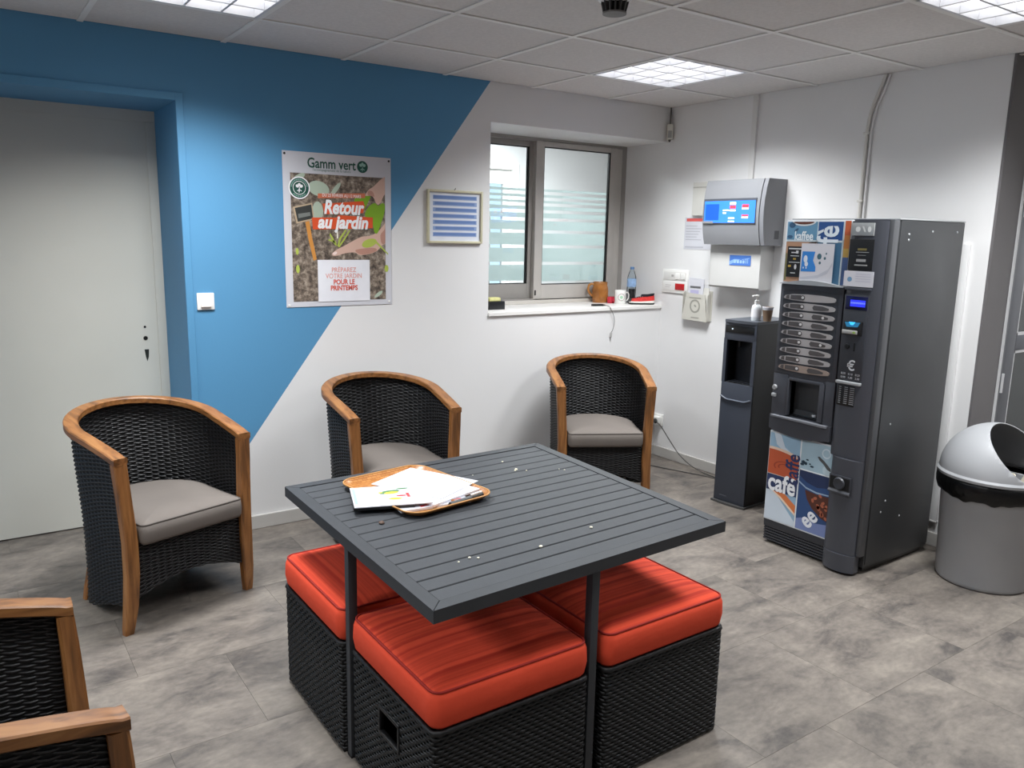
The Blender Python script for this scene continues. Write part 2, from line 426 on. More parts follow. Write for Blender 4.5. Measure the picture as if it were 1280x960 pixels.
# back wall with door recess and window opening
wb = MB()
wb.box(XL, DX0, 0, YB, 0, HC+0.1); wb.box(DX0, DX1, 0, YB, DH, HC+0.1); wb.box(DX1, WX0, 0, YB, 0, HC+0.1)
wb.box(WX0, 0.0, 0, YB, 0, WZ0-0.022); wb.box(WX0, 0.0, 0, YB, WZ1, HC+0.1)
struct('wall_back', wb, BACKWALL)
struct('wall_right', MB().box(0, D2X0-0.016, YE+0.0125, YB+0.001, 0, HC+0.1), WHITE_WALL)
wr = MB(); wr.box(0.0005, D2X0, YE, YE+0.0115, 0, HC+0.1); wr.box(D2X0, D2X1, YE, YE+0.2, D2H, HC+0.1); wr.box(D2X1, XR+0.1, YE, YE+0.2, 0, HC+0.1)
struct('wall_return', wr, GREY_WALL)
struct('wall_far_right', MB().box(XR, XR+0.1, YF, YE, 0, HC+0.1), WHITE_WALL)
struct('wall_front', MB().box(XL-0.1, XR+0.1, YF-0.1, YF, 0, HC+0.1), WHITE_WALL)
struct('wall_left', MB().box(XL-0.1, XL, YF, 0.2, 0, HC+0.1), WHITE_WALL)
# the corridor behind the window
wo = MB(); wo.box(-5.0, -0.32, 2.8, 2.9, 0, 2.7); wo.box(0.68, 3.4, 2.8, 2.9, 0, 2.7); wo.box(-0.32, 0.68, 2.8, 2.9, 2.27, 2.7)
struct('wall_corridor', wo, WHITE_WALL)
struct('wall_corridor_left', MB().box(-5.0, -4.9, YB, 2.9, 0, 2.7), WHITE_WALL)
struct('wall_corridor_right', MB().box(3.3, 3.4, YB, 2.9, 0, 2.7), WHITE_WALL)
struct('wall_corridor_near', MB().box(0.35, 3.4, YB-0.12, YB, 0, 2.7).box(-5, 0.35, YB, YB+0.02, HC+0.1, 2.7).box(-5, DX0, YB, YB+0.02, 0, 2.7), WHITE_WALL)
struct('ceiling_corridor', MB().box(-5.0, 3.4, YB, 2.9, 2.7, 2.8), WHITE_WALL)
struct('floor_corridor', MB().box(0.35, 3.4, YB, 3.1, -0.05, -0.002), FLOOR)

# baseboards
BASE = M('pale_grey_baseboard', (190, 187, 183), 0.5, noise=(4, 0.03))
struct('baseboard_back', MB().box(DX1+0.045, -0.012, -0.014, 0, 0, 0.075, 0.004).box(XL, DX0-0.045, -0.014, 0, 0, 0.075, 0.004), BASE)
struct('baseboard_right', MB().box(-0.014, 0, YE+0.012, 0, 0, 0.073, 0.004), BASE)
struct('baseboard_left', MB().box(XL, XL+0.014, YF, -0.02, 0, 0.075), BASE)
struct('baseboard_front', MB().box(XL+0.02, XR, YF, YF+0.014, 0, 0.075), BASE)

# ceiling: slab, tiles and bars
ceil = struct('ceiling', MB().box(XL-0.1, XR+0.1, YF-0.1, YB, HC+0.06, HC+0.12), TILE)
GX0, GY1, MOD = -3.571, -0.534, 0.6
gxs = [GX0+MOD*i for i in range(-6, 11)]; gxs = [x for x in gxs if XL < x < XR]
gys = [GY1-MOD*j for j in range(0, 12)]; gys = [y for y in gys if YF < y < 0]
LIGHTS = [(0, 0), (4, 0), (4, 3), (0, 3), (-4, 0), (-4, 3), (0, 7), (4, 7), (8, 4)]   # (grid column, row after the first line)
def light_cell(i, j): return (round(GX0+MOD*i, 3), round(GY1-MOD*j, 3))
lcells = {light_cell(i, j) for i, j in LIGHTS}
cx = [XL]+gxs+[XR]; cyv = [0.0]+gys+[YF]
cx = sorted(set(cx+[0.0])) if False else cx
ctile = {}
for a, b in zip(cx[:-1], cx[1:]):
    for t, u in zip(cyv[:-1], cyv[1:]):
        if (round(a, 3), round(t, 3)) in lcells: continue
        bb = min(b, 0.0) if t > YE+0.05 and a < 0 else b
        if t > YE+0.05 and a >= -0.01: continue
        w, h = round(bb-a, 4), round(t-u, 4)
        if w < 0.02: continue
        if (w, h) not in ctile:
            ctile[(w, h)] = MB().box(-w/2+0.004, w/2-0.004, -h/2+0.004, h/2-0.004, 0.004, 0.019).mesh('tile', TILE)
        o = bpy.data.objects.new('tile', ctile[(w, h)]); COL.objects.link(o); o.parent = ceil
        o.location = ((a+bb)/2, (t+u)/2, HC)
for x in gxs:
    MB().box(x-0.012, x+0.012, YF, 0 if x < 0 else YE, HC-0.001, HC+0.003).box(x-0.002, x+0.002, YF, 0 if x < 0 else YE, HC+0.003, HC+0.03).build('grid_bar', TBAR, ceil)
for y in gys:
    x1 = 0 if y > YE else XR
    MB().box(XL, x1, y-0.012, y+0.012, HC-0.0015, HC+0.0028).box(XL, x1, y-0.002, y+0.002, HC+0.0028, HC+0.03).build('grid_bar', TBAR, ceil)

# ------------------------------------------------------------------ ceiling luminaires (each carries its own lamp)
GLOW = M('luminaire_glow', (255, 253, 250), 0.5, emit=LAMP_GLOW)
LOUVRE = M('bright_louvre_aluminium', (214, 216, 222), 0.45, metal=0.0, noise=(8, 0.02))
def luminaire(i, j, label, dim=1.0):
    x, y = light_cell(i, j)
    t = thing('ceiling_light', label, 'ceiling light', (x+MOD/2, y-MOD/2, HC), 0, 'square louvred ceiling lights')
    h = 0.288
    f = MB()
    for (a0, a1, c0, c1) in ((-h, h, -h, -h+0.012), (-h, h, h-0.012, h), (-h, -h+0.012, -h, h), (h-0.012, h, -h, h)): f.box(a0, a1, c0, c1, -0.002, 0.055)
    f.build('frame', LOUVRE, t)
    MB().box(-h, h, -h, h, 0.055, 0.058).build('housing', LOUVRE, t)
    MB().box(-h+0.013, h-0.013, -h+0.013, h-0.013, 0.05, 0.0545).build('diffuser', GLOW, t)
    for k in range(1, 4):
        c = -h+2*h*k/4
        for ax in (0, 1):
            mb = MB(); prof = [(-0.005, 0.0), (-0.003, 0.014), (-0.001, 0.03), (0.001, 0.03), (0.003, 0.014), (0.005, 0.0)]
            if ax == 0: mb.prism([(c+p[0], p[1]) for p in prof], -h+0.013, h-0.013, 'y')
            else: mb.prism([(c+p[0], p[1]) for p in prof], -h+0.013, h-0.013, 'x')
            mb.build('louvre_blade', LOUVRE, t, smooth=50)
    ld = bpy.data.lights.new('lamp', 'AREA'); ld.shape = 'SQUARE'; ld.size = 0.54; ld.energy = LAMP_W*dim; ld.spread = LAMP_SPREAD; ld.color = LAMP_COL
    lo = bpy.data.objects.new('lamp', ld); COL.objects.link(lo); lo.parent = t; lo.location = (0, 0, -0.004)
    return t
luminaire(0, 0, 'square louvred ceiling light cut by the top edge above the door and poster')
luminaire(4, 0, 'square louvred ceiling light in the corner above the window and wall terminal', 0.88)
luminaire(4, 3, 'square louvred ceiling light above the drinks machine at the top right corner')
luminaire(0, 3, 'square louvred ceiling light over the near side of the slatted table', 0.5)
luminaire(-4, 0, 'square louvred ceiling light over the far left of the room')
luminaire(-4, 3, 'square louvred ceiling light over the left of the room behind the nearest chair')
luminaire(0, 7, 'square louvred ceiling light behind the camera on the left', 0.35)
luminaire(4, 7, 'square louvred ceiling light behind the camera on the right', 0.35)
luminaire(8, 4, 'square louvred ceiling light beyond the end of the white wall')
# corridor lamp
cl = thing('corridor_light', 'surface ceiling light of the corridor behind the window', 'ceiling light', (-0.3, 1.7, 2.69))
MB().box(-0.6, 0.6, -0.15, 0.15, -0.05, 0.008, 0.006).build('housing', LOUVRE, cl, 30)
MB().box(-0.58, 0.58, -0.13, 0.13, -0.056, -0.05).build('diffuser', GLOW, cl)
ld = bpy.data.lights.new('lamp', 'AREA'); ld.shape = 'RECTANGLE'; ld.size = 1.1; ld.size_y = 0.26; ld.energy = 140; ld.color = (0.95, 0.98, 1.0)
lo = bpy.data.objects.new('lamp', ld); COL.objects.link(lo); lo.parent = cl; lo.location = (0, 0, -0.06)

# smoke detector
sd = thing('smoke_detector', 'round dark grey vented smoke detector on the ceiling tiles', 'smoke detector', (-2.03, -1.70, HC))
MB().lathe([(0.0, 0), (0.062, 0), (0.062, -0.012), (0.05, -0.02), (0.0, -0.02)], 28).build('base', WHITEP, sd, 40)
MB().lathe([(0.034, -0.018), (0.034, -0.05), (0, -0.05)], 20).build('core', DARKHOLE, sd, 40)
fm = MB()
for k in range(14):
    a = 2*PI*k/14; c, s = math.cos(a), math.sin(a)
    fm.add([(0.034*c-0.003*s, 0.034*s+0.003*c, -0.018), (0.052*c-0.003*s, 0.052*s+0.003*c, -0.018), (0.042*c-0.003*s, 0.042*s+0.003*c, -0.056), (0.03*c-0.003*s, 0.03*s+0.003*c, -0.056),
            (0.034*c+0.003*s, 0.034*s-0.003*c, -0.018), (0.052*c+0.003*s, 0.052*s-0.003*c, -0.018), (0.042*c+0.003*s, 0.042*s-0.003*c, -0.056), (0.03*c+0.003*s, 0.03*s-0.003*c, -0.056)],
           [(0, 1, 2, 3), (7, 6, 5, 4), (0, 4, 5, 1), (1, 5, 6, 2), (2, 6, 7, 3), (3, 7, 4, 0)])
fm.build('fins', M('dark_grey_plastic', (62, 60, 60), 0.5, noise=(8, 0.05)), sd)
MB().lathe([(0.044, -0.054), (0.044, -0.06), (0, -0.062)], 24).build('cap', M('mid_grey_plastic', (110, 108, 107), 0.5, noise=(8, 0.05)), sd, 40)

# ------------------------------------------------------------------ door in the blue recess
BLUEP = M('blue_wall_paint', (83, 142, 183), 0.6, noise=(1.5, 0.04))
trim = MB()
for (a0, a1, c0, c1) in ((DX1, DX1+0.035, 0, DH+0.035), (DX0-0.035, DX0, 0, DH+0.035), (DX0, DX1, DH, DH+0.035)): trim.box(a0, a1, -0.008, 0.0, c0, c1, 0.003)
struct('trim_1', trim, BLUEP)
d1 = struct('door_1', MB().box(DX0+0.06, DX1-0.045, YB-0.045, YB-0.005, 0.006, DH-0.055, 0.002), DOORM)
fr = MB(); fr.box(DX1-0.045, DX1, YB-0.05, YB, 0, DH-0.05, 0.002).box(DX0, DX0+0.06, YB-0.05, YB, 0, DH-0.05).box(DX0, DX1, YB-0.05, YB, DH-0.055, DH)
fr.build('door_frame', DOORM, d1, 30)
MB().box(DX0-0.2, DX1+0.2, YB+0.001, YB+0.03, 0, DH+0.1).build('door_lining', DOORM, d1)
sx = DX1-0.105
for z, r in ((1.045, 0.006), (0.985, 0.011)):
    mb = MB().lathe([(0, 0.0012), (r, 0.0012), (r, -0.001)], 16); mb.build('lock_hole', DARKHOLE, d1, loc=(sx-0.002, YB-0.046, z), rot=(PI/2, 0, 0))
MB().prism([(sx-0.011, 0.925), (sx+0.011, 0.925), (sx+0.008, 0.885), (sx, 0.862), (sx-0.006, 0.885)], YB-0.0465, YB-0.0445, 'y').build('keyhole', M('tarnished_metal', (62, 66, 62), 0.4, metal=0.6, noise=(20, 0.1)), d1)

# door_2: grey metal glazed door beside the bin
DG = M('grey_metal_door', (92, 94, 100), 0.4, metal=0.3, noise=(5, 0.05)); LG = M('light_grey_edge_trim', (196, 196, 198), 0.45, noise=(5, 0.03))
tr2 = MB().box(D2X0-0.014, D2X0+0.002, YE-0.008, YE+0.02, 0, D2H+0.012).box(D2X1-0.002, D2X1+0.014, YE-0.008, YE+0.02, 0, D2H+0.012).box(D2X0, D2X1, YE-0.008, YE+0.02, D2H, D2H+0.014)
struct('trim_2', tr2, LG)
d2f = MB().box(D2X0+0.002, D2X0+0.05, YE+0.005, YE+0.08, 0, D2H).box(D2X1-0.05, D2X1-0.002, YE+0.005, YE+0.08, 0, D2H).box(D2X0+0.05, D2X1-0.05, YE+0.005, YE+0.08, D2H-0.05, D2H)
d2 = struct('door_2', d2f, DG)
lf = MB()
for (a0, a1, c0, c1) in ((D2X0+0.056, D2X0+0.17, 0.01, D2H-0.056), (D2X1-0.17, D2X1-0.056, 0.01, D2H-0.056), (D2X0+0.17, D2X1-0.17, 0.01, 0.15), (D2X0+0.17, D2X1-0.17, D2H-0.17, D2H-0.056), (D2X0+0.17, D2X1-0.17, 1.02, 1.10)):
    lf.box(a0, a1, YE+0.012, YE+0.055, c0, c1, 0.003)
lf.build('door_leaf', DG, d2, 30)
for z0, z1 in ((0.15, 1.02), (1.10, D2H-0.17)):
    MB().box(D2X0+0.17, D2X1-0.17, YE+0.03, YE+0.036, z0, z1).build('pane', M('dark_reflective_glass', (34, 40, 42), 0.08, noise=(3, 0.1)), d2)
    bd = MB()
    for (a0, a1, c0, c1) in ((D2X0+0.168, D2X0+0.182, z0, z1), (D2X1-0.182, D2X1-0.168, z0, z1), (D2X0+0.17, D2X1-0.17, z0, z0+0.014), (D2X0+0.17, D2X1-0.17, z1-0.014, z1)):
        bd.box(a0, a1, YE+0.014, YE+0.031, c0, c1)
    bd.build('glazing_bead', LG, d2)
for z in (0.25, 0.86, 1.75):
    MB().lathe([(0, -0.05), (0.009, -0.05), (0.009, 0.05), (0, 0.05)], 12, (D2X0+0.053, YE+0.004, z)).build('hinge', LG, d2, 40)
MB().box(D2X1-0.13, D2X1-0.10, YE-0.045, YE-0.03, 1.0, 1.02).box(D2X1-0.22, D2X1-0.10, YE-0.05, YE-0.03, 1.0, 1.02, 0.004).box(D2X1-0.125, D2X1-0.105, YE-0.04, YE+0.012, 1.0, 1.02).build('door_handle', LG, d2)

# ------------------------------------------------------------------ window_1 : sliding window with frosted film
YW = 0.45
WSB = WZ0
struct('trim_3', MB().box(WX0-0.0, -0.0005, -0.012, YB, WZ0-0.022, WZ0, 0.002), M('white_sill_board', (232, 230, 227), 0.4, noise=(3, 0.02)))
w1m = MB()
FZ0, FZ1 = WZ0+0.004, WZ1-0.0005
for (a0, a1, c0, c1) in ((WX0, WX0+0.04, FZ0, FZ1), (-0.040, -0.0005, FZ0, FZ1), (WX0+0.04, -0.040, FZ1-0.022, FZ1), (WX0+0.04, -0.040, FZ0, FZ0+0.03)):
    w1m.box(a0, a1, YW-0.03, YW+0.06, c0, c1, 0.002)
w1 = struct('window_1', w1m, ALUD)
def sash(x0, x1, y, fw, z0, z1, m, gx0, gx1, gz0, gz1):
    mb = MB()
    for (a0, a1, c0, c1) in ((x0, gx0, z0, z1), (gx1, x1, z0, z1), (gx0, gx1, gz1, z1), (gx0, gx1, z0, gz0)): mb.box(a0, a1, y-0.018, y+0.018, c0, c1, 0.003)
    s = mb.build('sash', m, w1, 30)
    MB().box(gx0, gx1, y-0.003, y+0.003, gz0, gz1).build('pane', GLASS, s)
    gk = MB()
    for (a0, a1, c0, c1) in ((gx0, gx0+0.007, gz0, gz1), (gx1-0.012, gx1, gz0, gz1), (gx0, gx1, gz1-0.007, gz1), (gx0, gx1, gz0, gz0+0.006)): gk.box(a0, a1, y-0.010, y+0.006, c0, c1)
    gk.build('gasket', BLACK, s)
    gaps = [1.845, 1.806, 1.768, 1.722, 1.668, 1.585, 1.484, 1.368]; top = 1.872; gh = 0.0215
    edges = [top]
    for g in gaps: edges += [g+gh/2, g-gh/2]
    edges += [gz0+0.022]
    for a, b in zip(edges[0::2], edges[1::2]):
        MB().box(gx0+0.007, gx1-0.012, y+0.0035, y+0.0042, b, a).build('film_band', FROST, s)
    return s
sash(-1.43, -0.79, YW+0.035, 0.05, FZ0+0.018, FZ1-0.012, ALUD, -1.37, -0.838, 1.228, 2.148)
sash(-0.815, -0.090, YW-0.012, 0.05, FZ0+0.014, FZ1-0.012, ALU, -0.748, -0.150, 1.222, 2.152)
MB().box(-0.092, -0.040, YW-0.028, YW+0.01, FZ0, FZ1-0.01, 0.003).build('side_track', ALU, w1, 30)
MB().box(WX0+0.02, -0.04, YW-0.05, YW-0.028, FZ0-0.004, FZ0+0.022, 0.003).build('bottom_track', M('pale_track', (196, 191, 184), 0.5, noise=(4, 0.03)), w1, 30)
MB().box(-0.806, -0.797, YW-0.036, YW-0.030, 1.15, 1.185).build('latch', BLACK, w1)
# door_3: white framed glazed door across the corridor
d3 = struct('door_3', MB().box(-0.32, -0.25, 2.76, 2.88, 0, 2.27).box(-0.25, 0.61, 2.76, 2.88, 2.20, 2.27).box(0.61, 0.68, 2.76, 2.88, 0, 2.27), WHITEP)
lf3 = MB()
for (a0, a1, c0, c1) in ((-0.25, -0.14, 0, 2.2), (0.52, 0.61, 0, 2.2), (-0.14, 0.52, 2.06, 2.2), (-0.14, 0.52, 0, 0.3), (-0.14, 0.52, 1.74, 1.78)): lf3.box(a0, a1, 2.80, 2.84, c0, c1)
lf3.build('door_leaf', WHITEP, d3)
MB().box(0.36, 0.375, 2.805, 2.835, 0.3, 1.74).build('glazing_bar', ALUD, d3)
MB().box(-0.14, 0.52, 2.815, 2.822, 0.3, 2.06).build('pane', GLASS, d3)

# ------------------------------------------------------------------ woven surfaces (real strands)
def weave(mb, surf, n, rows, amp, thick, hscale=0.5, closed=False, skip=None, shift=0):
    """surf(s array 0..1, f 0..1) -> P (n,3), N (n,3), height of a row there (n,), up (3,)"""
    s = np.linspace(0, 1, n, endpoint=not closed)
    k = np.arange(n)
    for r in range(rows):
        f = (r+0.5)/rows
        Pp, Nn, h, up = surf(s, f)
        off = amp*np.cos(PI/2*(k+2*r+shift))
        upv = np.array(up)[None, :]*(h*hscale)[:, None]
        c = Pp+Nn*off[:, None]
        ring = np.stack([c+upv, c+Nn*thick, c-upv, c-Nn*thick], 1)     # n,4,3
        o = len(mb.v); mb.v += [tuple(x) for x in ring.reshape(-1, 3)]
        m = n if closed else n-1
        for i in range(m):
            if skip and skip(Pp[i], Pp[(i+1) % n]): continue
            j = (i+1) % n
            for q in range(4):
                mb.f.append((o+i*4+q, o+i*4+(q+1) % 4, o+j*4+(q+1) % 4, o+j*4+q))
    return mb
def build_fast(mb, name, m, parent, kind=None):
    me = bpy.data.meshes.new(name); me.from_pydata(mb.v, [], mb.f); me.materials.append(m)
    me.polygons.foreach_set('use_smooth', [True]*len(me.polygons)); me.update()
    o = bpy.data.objects.new(name, me); COL.objects.link(o); o.parent = parent
    if kind: o['kind'] = kind
    return o

# ------------------------------------------------------------------ woven tub armchair
YFR = -0.272
def plan_pts(n=240):
    pts = []
    for t in np.linspace(0, 1, 60): pts.append((-(0.266+0.018*t), YFR+(0.0-YFR)*t))
    for a in np.linspace(PI, 0, 141)[1:]: pts.append((0.284*math.cos(a), 0.288*math.sin(a)))
    for t in np.linspace(0, 1, 60)[1:]: pts.append((0.284-0.018*t, 0.0+(YFR)*t))
    p = np.array(pts); d = np.r_[0, np.cumsum(np.linalg.norm(np.diff(p, axis=0), axis=1))]; d /= d[-1]
    return p, d
PP, PD = plan_pts()
def plan(s):
    return np.stack([np.interp(s, PD, PP[:, 0]), np.interp(s, PD, PP[:, 1])], -1)
def rail_z(y): return 0.70+0.108*np.clip((y-YFR)/0.56, 0, 1)**0.85
def flare(z):
    t = np.clip((z-0.30)/0.48, 0, 1); lo = np.clip((0.14-z)/0.14, 0, 1)
    return t*t*(3-2*t), lo
def shell_pos(s, z):
    p = plan(s); g = np.clip((p[:, 1]-YFR)/0.34, 0, 1); g = g*g*(3-2*g)
    t, lo = flare(z)
    kx = 0.962+0.038*t+0.012*lo; ky = 0.925+0.075*t+0.025*lo
    x = p[:, 0]*(1-(1-kx)*g); y = YFR+(p[:, 1]-YFR)*(1-(1-ky)*g)
    return x, y
def shell_surf(s, f):
    p = plan(s); zt = rail_z(p[:, 1])-0.012
    arch = np.interp(np.minimum(s, 1-s), [0, 0.1, 0.2, 0.28, 0.36, 0.5], [0.118, 0.088, 0.046, 0.024, 0.040, 0.058])
    z = arch+(zt-arch)*f
    x, y = shell_pos(s, z)
    P3 = np.stack([x, y, z], -1)
    d = np.gradient(P3, axis=0); N = np.stack([-d[:, 1], d[:, 0], np.zeros(len(s))], -1); N /= np.linalg.norm(N, axis=1)[:, None]
    return P3, N, (zt-arch)/ROWS, (0, 0, 1)
ROWS = 82
def make_chair(name, label, loc, rotz):
    t = thing(name, label, 'armchair', loc, rotz, 'woven tub armchairs with teak rails')
    sh = MB(); weave(sh, shell_surf, 101, ROWS, 0.0040, 0.0020, 0.52)
    build_fast(sh, 'wicker_shell', WICKER, t, 'stuff')
    # inner dark skin so that the weave is not see-through
    ss = np.linspace(0, 1, 70); mb = MB(); rings = []
    for f in np.linspace(0.02, 1, 12):
        P3, N, h, up = shell_surf(ss, f); rings.append(P3)
    n = len(ss); mb.v = [tuple(x) for g in rings for x in g]
    mb.f = [(i*n+k, i*n+k+1, (i+1)*n+k+1, (i+1)*n+k) for i in range(len(rings)-1) for k in range(n-1)]
    mb.build('backing', LINER, t, smooth=True)
    # front apron under the cushion, arched at the bottom
    def apron(s, f):
        x = -0.243+0.486*s; zb = 0.135+0.055*np.sin(s*PI); zt = 0.362
        z = zb+(zt-zb)*f
        P3 = np.stack([x, np.full_like(x, -0.268-0.008*1), z], -1); N = np.tile([[0, -1.0, 0]], (len(s), 1))
        return P3, N, (zt-zb)/27, (0, 0, 1)
    ap = MB(); weave(ap, apron, 35, 27, 0.0038, 0.0020, 0.52)
    build_fast(ap, 'wicker_apron', WICKER, t, 'stuff')
    zs = [(-0.243+0.486*k/12, 0.137+0.055*math.sin(k/12*PI)) for k in range(13)]
    MB().prism(zs+[(0.243, 0.36), (-0.243, 0.36)], -0.2725, -0.262, 'y').build('apron_backing', LINER, t)
    # seat deck
    ss = np.linspace(0, 1, 48); x, y = shell_pos(ss, np.full(48, 0.36))
    MB().prism([(a*0.985, b*0.985+(-0.004)) for a, b in zip(x, y)], 0.338, 0.36).build('seat_deck', LINER, t)
    # teak top rail: rounded band swept along the plan
    ss = np.linspace(0, 1, 90); p = plan(ss); p[:, 0] *= 1.0
    frames = []
    prof = [(-0.027, -0.010), (-0.027, 0.010), (-0.0235, 0.0135), (0.0235, 0.0135), (0.027, 0.010), (0.027, -0.010), (0.0235, -0.0135), (-0.0235, -0.0135)]
    q = p.copy(); d = np.gradient(q, axis=0); d /= np.linalg.norm(d, axis=1)[:, None]
    ext0 = q[0]-d[0]*0.012; ext1 = q[-1]+d[-1]*0.012
    q = np.vstack([ext0, q, ext1]); d = np.vstack([d[0], d, d[-1]])
    for (a, b), (dx, dy) in zip(q, d):
        z = float(rail_z(np.array([b]))[0])
        frames.append([(a+(-dy)*u, b+dx*u, z+w) for u, w in prof])
    MB().sweep(None, frames).build('top_rail', WOOD, t, smooth=40)
    # front posts: sabre shaped, full height to the rail
    for sx_ in (-1, 1):
        fr_ = []
        for z, dx, dy, w, dp in ((0.0, 0.006, -0.004, 0.036, 0.030), (0.03, 0.004, -0.008, 0.042, 0.034), (0.12, -0.004, -0.020, 0.050, 0.040), (0.25, -0.011, -0.028, 0.052, 0.042), (0.38, -0.012, -0.029, 0.052, 0.042), (0.52, -0.005, -0.024, 0.050, 0.040), (0.62, 0.001, -0.020, 0.051, 0.038), (0.690, 0.004, -0.0155, 0.053, 0.036)):
            cx_, cy_ = sx_*(0.262+dx), -0.262+dy+0.012
            b = 0.005
            fr_.append([(cx_+u*(w/2-b*(1-abs(vv))) if False else cx_+u*w/2, cy_+vv*dp/2, z) for u, vv in ((-1, -0.7), (-0.8, -1), (0.8, -1), (1, -0.7), (1, 0.7), (0.8, 1), (-0.8, 1), (-1, 0.7))])
        MB().layers(fr_).build('front_post', WOODV, t, smooth=35)
    for sx_ in (-1, 1):
        fr_ = []
        for z, dx, dy, w in ((0.0, 0.010, 0.014, 0.030), (0.05, 0.004, 0.006, 0.034), (0.10, -0.004, -0.004, 0.036), (0.14, -0.008, -0.010, 0.034)):
            cx_, cy_ = sx_*(0.212+dx), 0.164+dy
            fr_.append([(cx_+u*w/2, cy_+vv*w/2, z) for u, vv in ((-1, -0.7), (-0.7, -1), (0.7, -1), (1, -0.7), (1, 0.7), (0.7, 1), (-0.7, 1), (-1, 0.7))])
        MB().layers(fr_).build('back_leg', WOODV, t, smooth=35)
    # cushion
    ol = [(-0.222, -0.283), (0.222, -0.283)]
    out = []
    for k in range(5): a = -PI/2+PI/2*k/4; out.append((0.198+0.022*math.cos(a), -0.300+0.022*math.sin(a)))
    for k in range(1, 5): out.append((0.220+0.008*max(0, k-2)/2, -0.300+0.296*k/4))
    for k in range(1, 13): a = PI*k/12; out.append((0.228*math.cos(a), -0.004+0.212*math.sin(a)))
    for k in range(1, 5): out.append((-0.228+0.008*min(k, 2)/2, -0.004-0.296*k/4))
    for k in range(1, 5): a = PI+PI/2*k/4; out.append((-0.198+0.022*math.cos(a), -0.300+0.022*math.sin(a)))
    rings = []
    for z, d_ in ((0.361, 0.019), (0.364, 0.008), (0.378, 0.0), (0.408, -0.002), (0.437, 0.001), (0.446, 0.010), (0.453, 0.035), (0.458, 0.08), (0.460, 0.14)):
        rings.append([(a, b, z) for a, b in inset(out, d_)])
    cu = MB().layers(rings).build('seat_cushion', SEATFAB, t, smooth=60)
    ring = [(a, b, 0.4425) for a, b in inset(out, 0.004)]; ring.append(ring[0])
    MB().tube(ring, 0.0032, 6, cap=False).build('piping', SEATPIPE, cu, smooth='all')
    return t
def chair_loc(tip_mid, ang):
    a = math.radians(ang); bx, by = -math.sin(a), math.cos(a)
    return (tip_mid[0]+bx*0.298, tip_mid[1]+by*0.298, 0), a
l, a = chair_loc((-3.405, -0.827), 17.9)
chair = make_chair('tub_armchair', 'dark woven armchair in front of the off-white door, left of the poster', l, a)
l, a = chair_loc((-2.383, -0.741), -2.9); dup(chair, l, a, 'dark woven armchair against the wall under the poster, behind the tray')
l, a = chair_loc((-1.085, -0.695), -28.7); dup(chair, l, a, 'dark woven armchair under the window by the white power socket')
l, a = chair_loc((-3.925, -2.360), 93.0); dup(chair, l, a, 'dark woven armchair cut off by the bottom left edge, nearest the camera')

# ------------------------------------------------------------------ woven cube stools with red cushions
SW, SH_ = 0.496, 0.362
HOLE = (-0.055, 0.055, 0.205, 0.275)
def stool_surf(s, f):
    r = 0.016; w = SW-0.006; L = 4*(w-2*r)+2*PI*r
    pts = np.array(rounded(w, w, r, 6)); pts = np.vstack([pts, pts[:1]])
    d = np.r_[0, np.cumsum(np.linalg.norm(np.diff(pts, axis=0), axis=1))]; d /= d[-1]
    x, y = np.interp(s, d, pts[:, 0]), np.interp(s, d, pts[:, 1])
    z = 0.008+(SH_-0.012)*f
    e = 1e-4; x2, y2 = np.interp((s+e) % 1, d, pts[:, 0])-np.interp((s-e) % 1, d, pts[:, 0]), np.interp((s+e) % 1, d, pts[:, 1])-np.interp((s-e) % 1, d, pts[:, 1])
    N = np.stack([y2, -x2, np.zeros_like(x)], -1); N /= np.linalg.norm(N, axis=1)[:, None]
    return np.stack([x, y, np.full_like(x, z)], -1), N, np.full_like(x, (SH_-0.012)/SROWS), (0, 0, 1)
SROWS = 31
